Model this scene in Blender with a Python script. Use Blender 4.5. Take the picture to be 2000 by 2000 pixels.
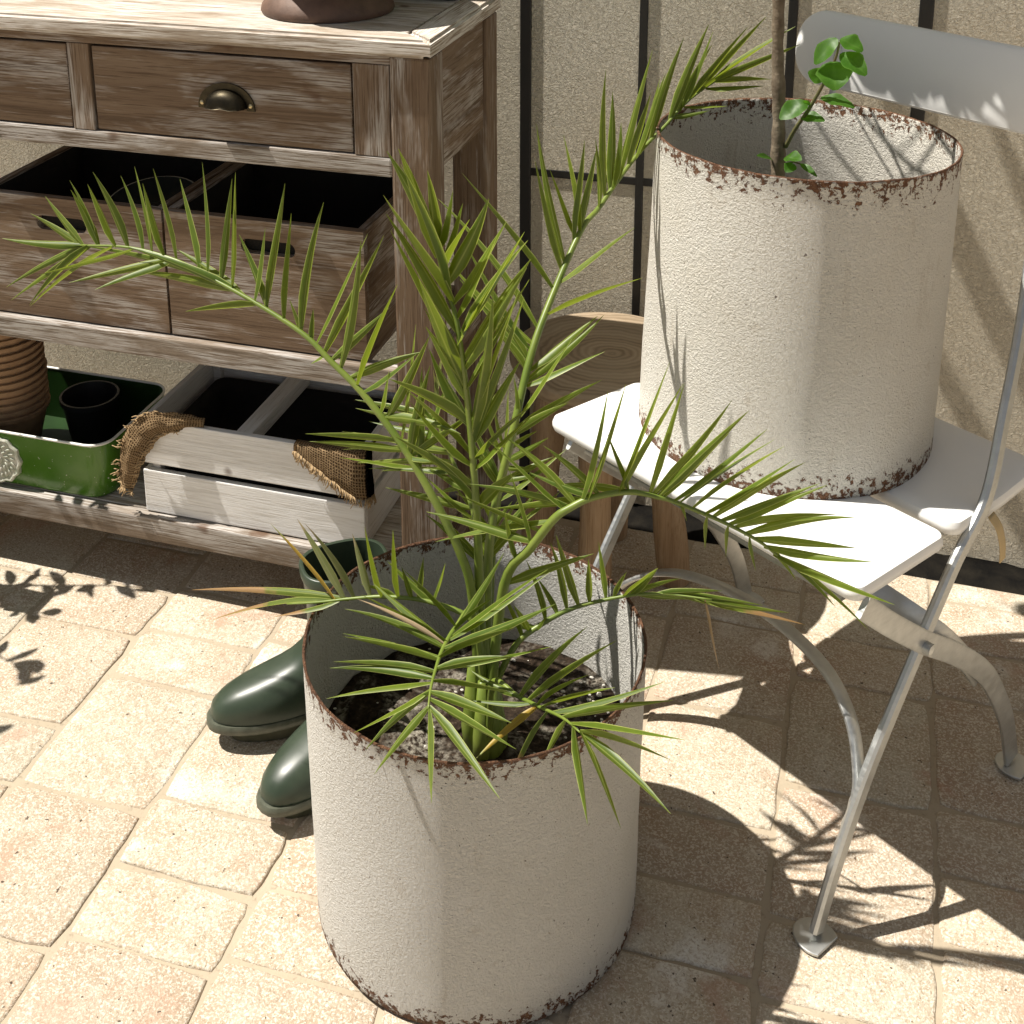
import bpy, bmesh, math, random
from math import sin, cos, pi, radians, atan2, sqrt, hypot
from mathutils import Vector, Matrix, noise

random.seed(7)
for o in list(bpy.data.objects):
    bpy.data.objects.remove(o)
SC = bpy.context.scene
COL = SC.collection

# ------------------------------------------------------------------ camera
cd = bpy.data.cameras.new('camera')
cam = bpy.data.objects.new('camera', cd)
COL.objects.link(cam)
SC.camera = cam
PITCH, YAW, ROLL = radians(15.99), radians(16.87), radians(-0.26)
fw = Vector((-sin(YAW)*cos(PITCH), cos(YAW)*cos(PITCH), -sin(PITCH)))
rt = Vector((cos(YAW), sin(YAW), 0))
up = rt.cross(fw)
rr = cos(ROLL)*rt + sin(ROLL)*up
uu = -sin(ROLL)*rt + cos(ROLL)*up
M = Matrix((rr, uu, -fw)).transposed().to_4x4()
M.translation = Vector((0.404, -1.268, 1.402))
cam.matrix_world = M
cd.sensor_width = 36
cd.lens = 2603/2000*36
cd.shift_x = 0.0235
cd.shift_y = -0.400
cd.clip_start = 0.02
cd.clip_end = 500

# ------------------------------------------------------------------ sky, sun, exposure
SUN = Vector((-0.53, -0.08, 1.0)).normalized()          # towards the sun
elev = math.asin(SUN.z)
w = bpy.data.worlds.new('World'); SC.world = w; w.use_nodes = True
nt = w.node_tree
bg = nt.nodes['Background']
sky = nt.nodes.new('ShaderNodeTexSky'); sky.sky_type = 'NISHITA'
sky.sun_disc = False
sky.sun_elevation = elev
sky.sun_rotation = atan2(SUN.x, SUN.y)
sky.dust_density = 0.6
sky.air_density = 0.8
hs = nt.nodes.new('ShaderNodeHueSaturation'); hs.inputs['Saturation'].default_value = 0.25
nt.links.new(sky.outputs[0], hs.inputs['Color'])
nt.links.new(hs.outputs[0], bg.inputs['Color'])
bg.inputs['Strength'].default_value = 0.05
sl = bpy.data.lights.new('sun', 'SUN'); sl.energy = 5.0; sl.angle = radians(0.55); sl.color = (1.0, 0.945, 0.86)
so = bpy.data.objects.new('sun', sl); COL.objects.link(so)
so.rotation_euler = SUN.to_track_quat('Z', 'Y').to_euler()
so.location = (-3, -1, 5)
SC.view_settings.view_transform = 'Standard'
SC.view_settings.look = 'None'
SC.view_settings.exposure = 0.72
SC.view_settings.gamma = 1
SC.render.engine = 'CYCLES'

# ------------------------------------------------------------------ materials
class NT:
    def __init__(s, name):
        s.m = bpy.data.materials.new(name); s.m.use_nodes = True
        s.t = s.m.node_tree; s.n = s.t.nodes; s.l = s.t.links
        s.b = s.n['Principled BSDF']
    def node(s, typ, **kw):
        n = s.n.new('ShaderNode'+typ)
        for k, v in kw.items():
            if k in n.inputs: s.set(n.inputs[k], v)
            else: setattr(n, k, v)
        return n
    def set(s, sock, v):
        if isinstance(v, bpy.types.NodeSocket): s.l.new(v, sock)
        elif isinstance(v, (tuple, list)) and len(v) == 3 and sock.type == 'RGBA': sock.default_value = (*v, 1)
        else: sock.default_value = v
    def coord(s, kind='Object', scale=(1, 1, 1), rnd=0.0):
        tc = s.node('TexCoord')
        out = tc.outputs[kind]
        if kind == 'World':
            pass
        mp = s.node('Mapping'); s.l.new(out, mp.inputs['Vector'])
        mp.inputs['Scale'].default_value = scale
        if rnd:
            oi = s.node('ObjectInfo')
            mu = s.node('Math', operation='MULTIPLY'); s.l.new(oi.outputs['Random'], mu.inputs[0]); mu.inputs[1].default_value = rnd
            s.l.new(mu.outputs[0], mp.inputs['Location'])
        return mp.outputs[0]
    def world(s, scale=(1, 1, 1)):
        g = s.node('NewGeometry'); mp = s.node('Mapping'); s.l.new(g.outputs['Position'], mp.inputs['Vector'])
        mp.inputs['Scale'].default_value = scale
        return mp.outputs[0]
    def noise(s, vec, scale=5, detail=4, rough=.55, dist=0):
        n = s.node('TexNoise'); s.l.new(vec, n.inputs['Vector'])
        n.inputs['Scale'].default_value = scale; n.inputs['Detail'].default_value = detail
        n.inputs['Roughness'].default_value = rough; n.inputs['Distortion'].default_value = dist
        return n.outputs['Fac']
    def ramp(s, fac, stops):
        r = s.node('ValToRGB'); s.set(r.inputs['Fac'], fac)
        e = r.color_ramp.elements
        while len(e) < len(stops): e.new(0.5)
        for i, (p, c) in enumerate(stops):
            e[i].position = p
            e[i].color = (c, c, c, 1) if not isinstance(c, (tuple, list)) else (*c, 1)
        return r.outputs['Color']
    def mix(s, fac, a, b, mode='MIX'):
        n = s.node('Mix', data_type='RGBA', blend_type=mode)
        s.set(n.inputs[0], fac); s.set(n.inputs[6], a); s.set(n.inputs[7], b)
        return n.outputs[2]
    def math(s, op, a, b=0.0, clamp=False):
        n = s.node('Math', operation=op); n.use_clamp = clamp
        s.set(n.inputs[0], a); s.set(n.inputs[1], b)
        return n.outputs[0]
    def bump(s, h, strength=.5, dist=.002, normal=None):
        n = s.node('Bump'); s.set(n.inputs['Height'], h)
        n.inputs['Strength'].default_value = strength; n.inputs['Distance'].default_value = dist
        if normal: s.l.new(normal, n.inputs['Normal'])
        return n.outputs[0]
    def out(s, color=None, rough=None, normal=None, metal=None, spec=None):
        if color is not None: s.set(s.b.inputs['Base Color'], color)
        if rough is not None: s.set(s.b.inputs['Roughness'], rough)
        if normal is not None: s.set(s.b.inputs['Normal'], normal)
        if metal is not None: s.set(s.b.inputs['Metallic'], metal)
        if spec is not None: s.set(s.b.inputs['Specular IOR Level'], spec)
        return s.m
MAT = {}

def m_paver():
    s = NT('sandstone_paver'); p = s.world()
    oi = s.node('ObjectInfo')
    big = s.noise(p, 7, 4, .6, .4); mid = s.noise(p, 38, 4, .65, .5); fine = s.noise(p, 210, 4, .72, .8)
    grit = s.noise(p, 300, 3, .65, .6)
    col = s.ramp(big, [(.30, (.42, .305, .225)), (.43, (.46, .385, .295)), (.55, (.49, .43, .34)), (.72, (.53, .48, .395))])
    col = s.mix(s.ramp(mid, [(.42, 0.0), (.68, .55)]), col, (.40, .30, .21))
    col = s.mix(s.ramp(mid, [(.30, .5), (.42, 0.0)]), col, (.60, .555, .47))
    tint = s.ramp(oi.outputs['Random'], [(0, (.86, .82, .80)), (.3, (1, .97, .93)), (.6, (.93, .95, .93)), (1, (1.06, 1.05, 1.02))])
    col = s.mix(1.0, col, tint, 'MULTIPLY')
    col = s.mix(s.ramp(fine, [(.38, .75), (.48, 0.0)]), col, (.33, .25, .17))
    col = s.mix(s.ramp(grit, [(.50, 0.0), (.60, .85)]), col, (.68, .625, .525))
    # pale and pinkish patches strewn by noise
    g = s.node('NewGeometry'); sx = s.node('SeparateXYZ'); s.l.new(g.outputs['Position'], sx.inputs[0])
    pale = s.noise(p, 5.5, 3, .6, .3)
    col = s.mix(s.math('MULTIPLY', s.ramp(pale, [(.60, 0.0), (.68, .75)]), s.ramp(fine, [(.42, .3), (.55, 1.0)])), col, (.74, .715, .66))
    pink = s.noise(p, 8.5, 4, .6, .5)
    col = s.mix(s.ramp(pink, [(.58, 0.0), (.70, .55)]), col, (.44, .27, .19))
    sp = s.noise(p, 130, 2, .5)
    col = s.mix(s.ramp(sp, [(.715, 0.0), (.735, .85)]), col, (.05, .032, .022))
    h = s.math('ADD', s.math('MULTIPLY', s.noise(p, 60, 5, .7), 1.0), s.math('MULTIPLY', fine, .45))
    return s.out(col, .92, s.bump(h, .8, .0055), spec=.2)
def m_mortar():
    s = NT('mortar'); p = s.world()
    f = s.noise(p, 90, 5, .7); b = s.noise(p, 6, 3)
    col = s.mix(s.ramp(b, [(.35, 0.0), (.65, 1.0)]), (.42, .355, .265), (.36, .30, .22))
    col = s.mix(s.ramp(f, [(.34, .5), (.44, 0.0)]), col, (.20, .155, .11))
    return s.out(col, .95, s.bump(f, .5, .003), spec=.15)
def m_stucco():
    s = NT('stucco'); p = s.world()
    n1 = s.noise(p, 150, 4, .62, 1.4); n2 = s.noise(p, 5, 4, .6); n3 = s.noise(p, 420, 3, .6)
    col = s.ramp(n2, [(.3, (.70, .625, .49)), (.55, (.76, .695, .56)), (.75, (.80, .74, .61))])
    col = s.mix(s.ramp(n1, [(.34, .55), (.5, 0.0)]), col, (.58, .50, .38))
    h = s.math('ADD', n1, s.math('MULTIPLY', n3, .25))
    return s.out(col, .95, s.bump(h, 1.0, .009), spec=.15)
def m_wood(axis, name, brown=((.090, .057, .035), (.165, .110, .070), (.215, .152, .102)), wash=.72, washcol=(.46, .43, .40), cover=.0):
    s = NT(name)
    def c(al, ac, r):
        v = [ac]*3; v[axis] = al
        return s.coord('Object', tuple(v), r)
    g = s.noise(c(1.6, 42, 13.0), 1, 6, .68, .7)              # figure
    patch = s.noise(c(5.0, 20, 29.0), 1, 4, .62, .5)          # where paint is left
    f = s.noise(c(14, 420, 7.0), 1, 4, .65, .2)               # brushed grain
    scr = s.noise(c(9, 150, 17.0), 1, 3, .6, .3)
    col = s.ramp(g, [(.30, brown[0]), (.46, brown[1]), (.68, brown[2])])
    col = s.mix(s.ramp(f, [(.36, .75), (.47, 0.0)]), col, brown[0])
    m = s.math('MULTIPLY', s.ramp(patch, [(.47-cover, 0.0), (.62-cover, 1.0)]), s.ramp(f, [(.42, .05), (.54, 1.0)]))
    m = s.math('MAXIMUM', m, s.math('MULTIPLY', s.ramp(scr, [(.60, 0.0), (.68, .8)]), s.ramp(f, [(.46, 0.0), (.56, 1.0)])))
    col = s.mix(s.math('MULTIPLY', m, wash), col, washcol)
    knot = s.noise(s.coord('Object', (11, 11, 11), 3.0), 1, 2, .5)
    col = s.mix(s.ramp(knot, [(.70, 0.0), (.745, .75)]), col, (.10, .05, .026))
    hgt = s.math('ADD', s.math('MULTIPLY', f, 1.2), s.math('MULTIPLY', m, .5))
    return s.out(col, s.ramp(f, [(.3, .8), (.7, .6)]), s.bump(hgt, .5, .0013), spec=.25)
def m_pot(name, zr, zb, rim_w, base_w, cream, flakes, bd=.0075):
    s = NT(name); p = s.coord('Object')
    sx = s.node('SeparateXYZ'); s.l.new(p, sx.inputs[0]); z = sx.outputs['Z']
    big = s.noise(p, 9, 4, .6); mid = s.noise(p, 34, 5, .65, .6); fine = s.noise(p, 260, 4, .7, .3); grit = s.noise(p, 560, 2, .6)
    col = s.mix(s.ramp(big, [(.35, 0.0), (.7, 1.0)]), cream[0], cream[1])
    col = s.mix(s.ramp(mid, [(.62, 0.0), (.78, .45)]), col, (.45, .36, .24))
    drip = s.noise(s.coord('Object', (38, 38, 5)), 1, 4, .65, .4)
    col = s.mix(s.ramp(drip, [(.62, 0.0), (.74, .35)]), col, (.42, .34, .23))
    col = s.mix(s.ramp(grit, [(.34, .2), (.44, 0.0)]), col, (.52, .47, .39))
    col = s.mix(s.ramp(s.noise(p, 120, 3, .6), [(.70, 0.0), (.76, .7)]), col, (.27, .2, .12))
    sp = s.noise(p, 210, 2, .5)
    col = s.mix(s.ramp(sp, [(.725, 0.0), (.745, .85)]), col, (.10, .06, .035))
    # rust: eats in from the rim and from the base
    dr = s.math('SUBTRACT', zr, z); db = s.math('SUBTRACT', z, zb)
    fl = s.noise(p, 105, 5, .72, .4)
    fo = s.math('MULTIPLY', s.math('SUBTRACT', fl, .5), -flakes)
    kr = s.math('ADD', s.math('ADD', s.math('DIVIDE', dr, rim_w), .22), fo)
    kb = s.math('ADD', s.math('ADD', s.math('DIVIDE', db, base_w), .12), fo)
    rust = s.math('MAXIMUM', s.ramp(kr, [(.34, 1.0), (.42, 0.0)]), s.ramp(kb, [(.34, 1.0), (.46, 0.0)]))
    rust = s.math('MAXIMUM', rust, s.ramp(s.math('MULTIPLY', dr, 100.0), [(.20, 1.0), (.42, 0.0)]))
    rc = s.ramp(s.noise(p, 140, 4, .7), [(.3, (.085, .040, .022)), (.55, (.20, .095, .048)), (.75, (.33, .18, .095))])
    col = s.mix(rust, col, rc)
    h = s.math('ADD', s.math('ADD', fine, s.math('MULTIPLY', grit, .5)), s.math('MULTIPLY', rust, -.5))
    rg = s.mix(rust, (.42, .42, .42), (.85, .85, .85))
    return s.out(col, rg, s.bump(h, 1.0, bd), spec=.4)
def m_simple(name, col, rough=.5, metal=0, bump=None, var=None, spec=.5):
    s = NT(name)
    c = col
    nrm = None
    p = s.coord('Object', (1, 1, 1), 5.0)
    if var:
        f = s.noise(p, var[0], 4, .6, .3)
        c = s.mix(s.ramp(f, [(.35, 0.0), (.68, 1.0)]), col, var[1])
    if bump:
        nrm = s.bump(s.noise(p, bump[0], 4, .6), bump[1], bump[2])
    return s.out(c, rough, nrm, metal, spec)
def m_leaf(name, a, b, vein=(.42, .46, .13), trans=.36, tcol=(.48, .58, .04), tip=None):
    s = NT(name)
    at = s.node('Attribute', attribute_name='blade'); sx = s.node('SeparateXYZ'); s.l.new(at.outputs['Vector'], sx.inputs[0])
    u, v = sx.outputs['X'], sx.outputs['Y']        # u along, v across (-1..1)
    p = s.coord('Object', (1, 1, 1), 9.0)
    oi = s.node('ObjectInfo')
    col = s.mix(oi.outputs['Random'], a, b)
    col = s.mix(s.ramp(s.noise(p, 60, 3), [(.35, 0.0), (.7, .5)]), col, (a[0]*.7, a[1]*.75, a[2]*.7))
    av = s.math('ABSOLUTE', v)
    col = s.mix(s.ramp(av, [(.84, 0.0), (.96, .9)]), col, vein)
    col = s.mix(s.ramp(av, [(.05, .45), (.16, 0.0)]), col, vein)
    if tip:
        edge = s.math('ADD', u, s.math('MULTIPLY', s.math('SUBTRACT', s.noise(p, 45, 3), .5), .5))
        col = s.mix(s.ramp(edge, [(tip[0], 0.0), (min(tip[0]+.12, 1), 1.0)]), col, tip[1])
    s.set(s.b.inputs['Base Color'], col); s.b.inputs['Roughness'].default_value = .44
    s.b.inputs['Specular IOR Level'].default_value = .45
    tr = s.node('BsdfTranslucent'); s.set(tr.inputs['Color'], s.mix(.55, col, tcol))
    ms = s.node('MixShader'); ms.inputs[0].default_value = trans
    s.l.new(s.b.outputs[0], ms.inputs[1]); s.l.new(tr.outputs[0], ms.inputs[2])
    s.l.new(ms.outputs[0], s.n['Material Output'].inputs['Surface'])
    return s.m
def m_rings():
    s = NT('stool_top'); p = s.coord('Object')
    n = s.noise(p, 14, 3, .6)
    vm = s.node('VectorMath', operation='LENGTH')
    mp = s.node('Mapping'); s.l.new(p, mp.inputs['Vector']); mp.inputs['Scale'].default_value = (1, 1.12, 0); mp.inputs['Location'].default_value = (-.012, .004, 0)
    s.l.new(mp.outputs[0], vm.inputs[0])
    r = s.math('ADD', vm.outputs['Value'], s.math('MULTIPLY', n, .035))
    wv = s.math('SINE', s.math('MULTIPLY', r, 520.0)); wv2 = s.math('SINE', s.math('MULTIPLY', r, 137.0))
    f = s.math('ADD', s.math('MULTIPLY', wv, .25), s.math('ADD', s.math('MULTIPLY', wv2, .2), .5))
    col = s.ramp(f, [(.1, (.21, .15, .09)), (.5, (.31, .23, .15)), (.9, (.38, .295, .20))])
    col = s.mix(s.ramp(s.noise(p, 8, 4), [(.4, 0.0), (.7, .5)]), col, (.33, .27, .19))
    return s.out(col, .7, s.bump(s.math('ADD', f, s.noise(p, 120, 3)), .3, .001))
def m_burlap():
    s = NT('burlap')
    at = s.node('UVMap')
    def wave(axis, sc):
        wn = s.node('TexWave', wave_type='BANDS', bands_direction=axis); s.l.new(at.outputs[0], wn.inputs['Vector'])
        wn.inputs['Scale'].default_value = sc; wn.inputs['Distortion'].default_value = 1.4; wn.inputs['Detail'].default_value = 2; wn.inputs['Detail Scale'].default_value = 2
        return wn.outputs['Fac']
    a, b = wave('X', 70), wave('Y', 70)
    h = s.math('MAXIMUM', a, b)
    col = s.ramp(h, [(.35, (.10, .06, .03)), (.75, (.34, .225, .12)), (1, (.46, .33, .19))])
    return s.out(col, .95, s.bump(h, .7, .0015), spec=.1)
def m_galv():
    s = NT('galvanised_steel'); p = s.coord('Object', (1, 1, 1), 3.0)
    f = s.noise(s.coord('Object', (40, 40, 300)), 1, 3); g = s.noise(p, 55, 4, .6)
    col = s.ramp(g, [(.3, (.47, .48, .47)), (.7, (.56, .57, .56))])
    return s.out(col, s.ramp(f, [(.3, .30), (.7, .52)]), s.bump(f, .05, .0003), .85)
def m_soil():
    s = NT('potting_soil'); p = s.coord('Object')
    f = s.noise(p, 130, 5, .7)
    col = s.ramp(f, [(.35, (.008, .006, .004)), (.6, (.035, .024, .016)), (.78, (.13, .10, .07))])
    cr = s.noise(p, 9, 3, .6, .6)
    col = s.mix(s.math('MULTIPLY', s.ramp(cr, [(.50, 0.0), (.62, 1.0)]), s.ramp(s.noise(p, 150, 4, .7), [(.42, 0.0), (.62, .9)])), col, (.34, .31, .255))
    return s.out(col, .95, s.bump(f, .9, .004), spec=.1)

MAT['paver'] = m_paver(); MAT['mortar'] = m_mortar(); MAT['stucco'] = m_stucco()
MAT['wx'] = m_wood(0, 'limed_wood_x'); MAT['wy'] = m_wood(1, 'limed_wood_y', wash=.75); MAT['wz'] = m_wood(2, 'limed_wood_z', wash=.75)
MAT['wtop'] = m_wood(0, 'limed_wood_top', ((.20, .145, .10), (.34, .275, .21), (.45, .39, .32)), .95, (.66, .62, .57), .08)
MAT['wtop_y'] = m_wood(1, 'limed_wood_top_y', ((.20, .145, .10), (.34, .275, .21), (.45, .39, .32)), .95, (.66, .62, .57), .08)
MAT['wrail'] = m_wood(0, 'grey_rail_wood', ((.105, .075, .05), (.20, .155, .115), (.28, .235, .19)), .85, (.48, .455, .43), .07)
MAT['wwhite'] = m_wood(0, 'white_painted_wood', ((.55, .53, .50), (.70, .685, .665), (.76, .75, .735)), .6, (.80, .80, .80), .1)
MAT['wwhite_y'] = m_wood(1, 'white_painted_wood_y', ((.55, .53, .50), (.70, .685, .665), (.76, .75, .735)), .6, (.80, .80, .80), .1)
MAT['pine'] = m_wood(2, 'raw_wood_leg', ((.26, .165, .09), (.38, .255, .15), (.46, .33, .21)), .35, (.54, .42, .29))
MAT['pot1'] = m_pot('painted_iron_low', .367, 0.0, .040, .036, ((.78, .76, .70), (.83, .815, .77)), 4.2, .011)
MAT['pot2'] = m_pot('painted_iron_high', .417, 0.0, .050, .045, ((.78, .74, .65), (.83, .80, .725)), 4.6)
MAT['rust'] = m_simple('rust', (.16, .07, .035), .85, 0, (160, .6, .002), (90, (.30, .15, .075)))
MAT['black_iron'] = m_simple('black_iron', (.012, .011, .010), .45, .0, (80, .2, .001))
MAT['membrane'] = m_simple('black_membrane', (.007, .0065, .006), 1.0, 0, (60, .5, .004), (30, (.016, .014, .011)), .05)
MAT['white_plastic'] = m_simple('white_plastic', (.80, .80, .78), .32, 0, None, (6, (.77, .77, .76)))
MAT['galv'] = m_galv()
MAT['rubber'] = m_simple('green_rubber', (.024, .036, .022), .36, 0, (40, .05, .001), (22, (.036, .050, .032)), .4)
MAT['sole'] = m_simple('olive_rubber', (.045, .050, .028), .5, 0, (90, .3, .001), (40, (.08, .078, .05)))
MAT['rubber_in'] = m_simple('boot_lining', (.02, .02, .018), .9)
MAT['welt'] = m_simple('boot_welt', (.050, .055, .036), .45, 0, None, (60, (.09, .095, .068)))
MAT['soil'] = m_soil()
MAT['grit'] = m_simple('pale_grit', (.62, .60, .55), .9, 0, (200, .5, .002), (60, (.40, .37, .31)))
MAT['leaf'] = m_leaf('palm_leaflet', (.062, .112, .009), (.135, .185, .015))
MAT['leaf_dry'] = m_leaf('palm_leaflet_dry_tip', (.075, .12, .015), (.11, .15, .02), tip=(.45, (.30, .17, .085)))
MAT['leaf_straw'] = m_leaf('palm_leaflet_straw', (.50, .37, .23), (.42, .30, .18), (.55, .42, .28), .25, (.6, .45, .25))
MAT['leaf_yellow'] = m_leaf('palm_leaflet_yellow', (.42, .28, .03), (.40, .25, .03), (.45, .33, .08), .3, (.7, .5, .05), tip=(.72, (.30, .33, .10)))
MAT['leaf_pale'] = m_leaf('palm_leaflet_pale', (.20, .235, .085), (.24, .26, .10), (.36, .36, .18), .35, (.45, .5, .12), tip=(.78, (.42, .33, .2)))
MAT['rachis'] = m_simple('palm_stalk', (.105, .155, .020), .4, 0, (40, .1, .001), (25, (.17, .215, .036)))
MAT['sap_leaf'] = m_leaf('sapling_leaf', (.05, .14, .012), (.075, .19, .018), (.12, .25, .04), .55, (.25, .65, .03))
MAT['bark'] = m_simple('young_bark', (.10, .072, .045), .85, 0, (70, .8, .003), (45, (.22, .175, .12)))
MAT['twig'] = m_simple('green_twig', (.09, .11, .03), .6, 0, (60, .3, .001), (40, (.14, .09, .05)))
MAT['stool_top'] = m_rings(); MAT['burlap'] = m_burlap()
MAT['straw'] = m_simple('jute_thread', (.42, .30, .165), .95, 0, None, (80, (.30, .20, .10)))
def m_tin():
    s = NT('green_enamel'); p = s.coord('Object')
    col = s.mix(s.ramp(s.noise(p, 9, 3), [(.3, 0.0), (.7, 1.0)]), (.040, .125, .006), (.060, .155, .009))
    sx = s.node('SeparateXYZ'); s.l.new(p, sx.inputs[0])
    low = s.math('MULTIPLY', s.ramp(s.math('ADD', s.math('MULTIPLY', sx.outputs['Z'], 8.0), .5), [(.12, 1.0), (.45, 0.0)]), s.ramp(s.noise(p, 30, 5, .7), [(.45, 0.0), (.7, 1.0)]))
    col = s.mix(s.math('MULTIPLY', low, .45), col, (.26, .31, .19))
    col = s.mix(s.ramp(s.noise(p, 170, 2, .5), [(.70, 0.0), (.73, .9)]), col, (.50, .52, .42))
    return s.out(col, .2, spec=.5)
MAT['green_tin'] = m_tin()
MAT['tin_inside'] = m_simple('shaded_green_enamel', (.008, .028, .004), .35, 0, None, (20, (.012, .04, .006)))  # the tin's green darkened: shade inside it painted into the colour
MAT['cream'] = m_simple('cream_enamel', (.58, .57, .50), .45, 0, (150, .3, .001), (70, (.30, .33, .24)))
MAT['white_rim'] = m_simple('white_enamel', (.75, .74, .70), .3)
MAT['paper'] = m_simple('fibre_pot', (.36, .225, .125), .9, 0, (150, .4, .001), (60, (.27, .16, .085)))
MAT['dark'] = m_simple('dark_shade_and_sack', (.012, .010, .008), .95, 0, (60, .5, .004))  # near-black: stands for shade inside the crates, also colours the sack
MAT['black_plastic'] = m_simple('black_plastic', (.010, .010, .010), .4)
MAT['terracotta'] = m_simple('terracotta', (.28, .12, .06), .85, 0, (60, .3, .001), (30, (.20, .085, .045)))
MAT['brass'] = m_simple('aged_bronze', (.075, .062, .038), .42, .85, (90, .3, .0008), (50, (.04, .034, .023)))
MAT['screw'] = m_simple('bright_screw', (.60, .50, .30), .35, .9)
MAT['brown_iron'] = m_simple('rusty_brown_iron', (.085, .048, .032), .6, 0, (70, .4, .002), (24, (.15, .085, .055)))
MAT['glass_dark'] = m_simple('dark_glass', (.02, .03, .032), .08, 0, None, None, .6)
MAT['strap'] = m_simple('beige_strap', (.48, .36, .19), .8, 0, (120, .3, .001))
MAT['slate'] = m_simple('dark_metal_box', (.05, .06, .065), .45, .3)

# ------------------------------------------------------------------ mesh helpers
class MB:
    """collects shapes into one bmesh"""
    def __init__(s): s.b = bmesh.new(); s.mi = 0; s.uv = None
    def faces(s, vs, fs):
        v = [s.b.verts.new(p) for p in vs]
        for f in fs:
            try:
                q = s.b.faces.new([v[i] for i in f]); q.material_index = s.mi
            except ValueError: pass
        return v
    def box(s, x0, x1, y0, y1, z0, z1, bev=.0, seg=2):
        t = bmesh.new()
        bmesh.ops.create_cube(t, size=1)
        for v in t.verts: v.co = Vector((x0+(v.co.x+.5)*(x1-x0), y0+(v.co.y+.5)*(y1-y0), z0+(v.co.z+.5)*(z1-z0)))
        if bev: bmesh.ops.bevel(t, geom=t.edges[:], offset=bev, segments=seg, profile=.6, affect='EDGES')
        s.join(t)
        return s
    def join(s, t, mat=None):
        m = bpy.data.meshes.new('tmp'); t.to_mesh(m); t.free()
        if mat: m.transform(mat)
        for p in m.polygons: p.material_index = s.mi
        s.b.from_mesh(m); bpy.data.meshes.remove(m)
    def tube(s, pts, rad, seg=8, cap=True):
        pts = [Vector(p) for p in pts]; n = len(pts)
        rad = rad if isinstance(rad, (list, tuple)) else [rad]*n
        tan = [(pts[min(i+1, n-1)]-pts[max(i-1, 0)]).normalized() for i in range(n)]
        a = tan[0].orthogonal().normalized(); rings = []
        for i in range(n):
            a = (a-tan[i]*a.dot(tan[i])).normalized(); b_ = tan[i].cross(a)
            rings.append([s.b.verts.new(pts[i]+rad[i]*(cos(2*pi*k/seg)*a+sin(2*pi*k/seg)*b_)) for k in range(seg)])
        s.rings(rings, True, cap)
        return s
    def rings(s, rings, closed=True, cap=True):
        m = len(rings[0])
        for i in range(len(rings)-1):
            for k in range(m if closed else m-1):
                q = (rings[i][k], rings[i][(k+1) % m], rings[i+1][(k+1) % m], rings[i+1][k])
                try: f = s.b.faces.new(q); f.material_index = s.mi
                except ValueError: pass
        if cap and closed:
            for r in (rings[0][::-1], rings[-1]):
                try: f = s.b.faces.new(r); f.material_index = s.mi
                except ValueError: pass
    def bar(s, pts, wv, tv, wd, th, bev=.25):
        """flat bar along pts; wv,tv: width and thickness directions (vectors), rounded corners"""
        rings = []
        c = [(-1, -1+bev*2), (-1, 1-bev*2), (-1+bev, 1), (1-bev, 1), (1, 1-bev*2), (1, -1+bev*2), (1-bev, -1), (-1+bev, -1)]
        pts = [Vector(p) for p in pts]; n = len(pts)
        for i, p in enumerate(pts):
            t = (pts[min(i+1, n-1)]-pts[max(i-1, 0)]).normalized()
            T = Vector(tv(p) if callable(tv) else tv); T = (T-t*T.dot(t)).normalized(); W = t.cross(T).normalized()
            if W.dot(Vector(wv)) < 0: W = -W
            rings.append([s.b.verts.new(p+W*(a*wd/2)+T*(b_*th/2)) for a, b_ in c])
        s.rings(rings)
        return s
    def lathe(s, prof, seg=48, close=False, wob=0, cx=0, cy=0):
        rings = []
        for r, z in prof:
            rings.append([s.b.verts.new((cx+r*cos(2*pi*k/seg), cy+r*sin(2*pi*k/seg), z)) for k in range(seg)])
        s.rings(rings, True, close)
        return s
def smooth_poly(pts, n=6):
    """Catmull-Rom through pts"""
    P = [Vector(p) for p in pts]; P = [P[0]*2-P[1]]+P+[P[-1]*2-P[-2]]; out = []
    for i in range(1, len(P)-2):
        for k in range(n):
            t = k/n; a, b_, c, d = P[i-1:i+3]
            out.append(.5*((2*b_)+(c-a)*t+(2*a-5*b_+4*c-d)*t*t+(3*b_-a-3*c+d)*t**3))
    out.append(P[-2]); return out
def link(name, me, parent=None, loc=(0, 0, 0)):
    o = bpy.data.objects.new(name, me); COL.objects.link(o); o.location = loc
    if parent: o.parent = parent
    return o
def make(name, mb, mat, parent=None, org=None, smooth=False, angle=None):
    """finish an MB as one object; geometry given in the parent's space, origin moved to org (default: centre)"""
    b = mb.b
    bmesh.ops.recalc_face_normals(b, faces=b.faces[:])
    if org is None:
        lo = Vector((1e9,)*3); hi = -lo
        for v in b.verts:
            for i in range(3): lo[i] = min(lo[i], v.co[i]); hi[i] = max(hi[i], v.co[i])
        org = (lo+hi)/2
    org = Vector(org)
    bmesh.ops.translate(b, verts=b.verts[:], vec=-org)
    me = bpy.data.meshes.new(name); b.to_mesh(me); b.free()
    for m in (mat if isinstance(mat, (list, tuple)) else [mat]): me.materials.append(MAT[m])
    if smooth:
        for p in me.polygons: p.use_smooth = True
        if angle: me.set_sharp_from_angle(angle=radians(angle))
    return link(name, me, parent, org)
def thing(name, label, cat, loc=(0, 0, 0), rotz=0, group=None):
    o = bpy.data.objects.new(name, None); COL.objects.link(o); o.empty_display_size = .05
    o.location = loc; o.rotation_euler = (0, 0, rotz)
    tag(o, label, cat, group); return o
def tag(o, label=None, cat=None, group=None, kind=None):
    if label: o['label'] = label
    if cat: o['category'] = cat
    if group: o['group'] = group
    if kind: o['kind'] = kind
    return o
def rnd(a, b): return random.uniform(a, b)

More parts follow.
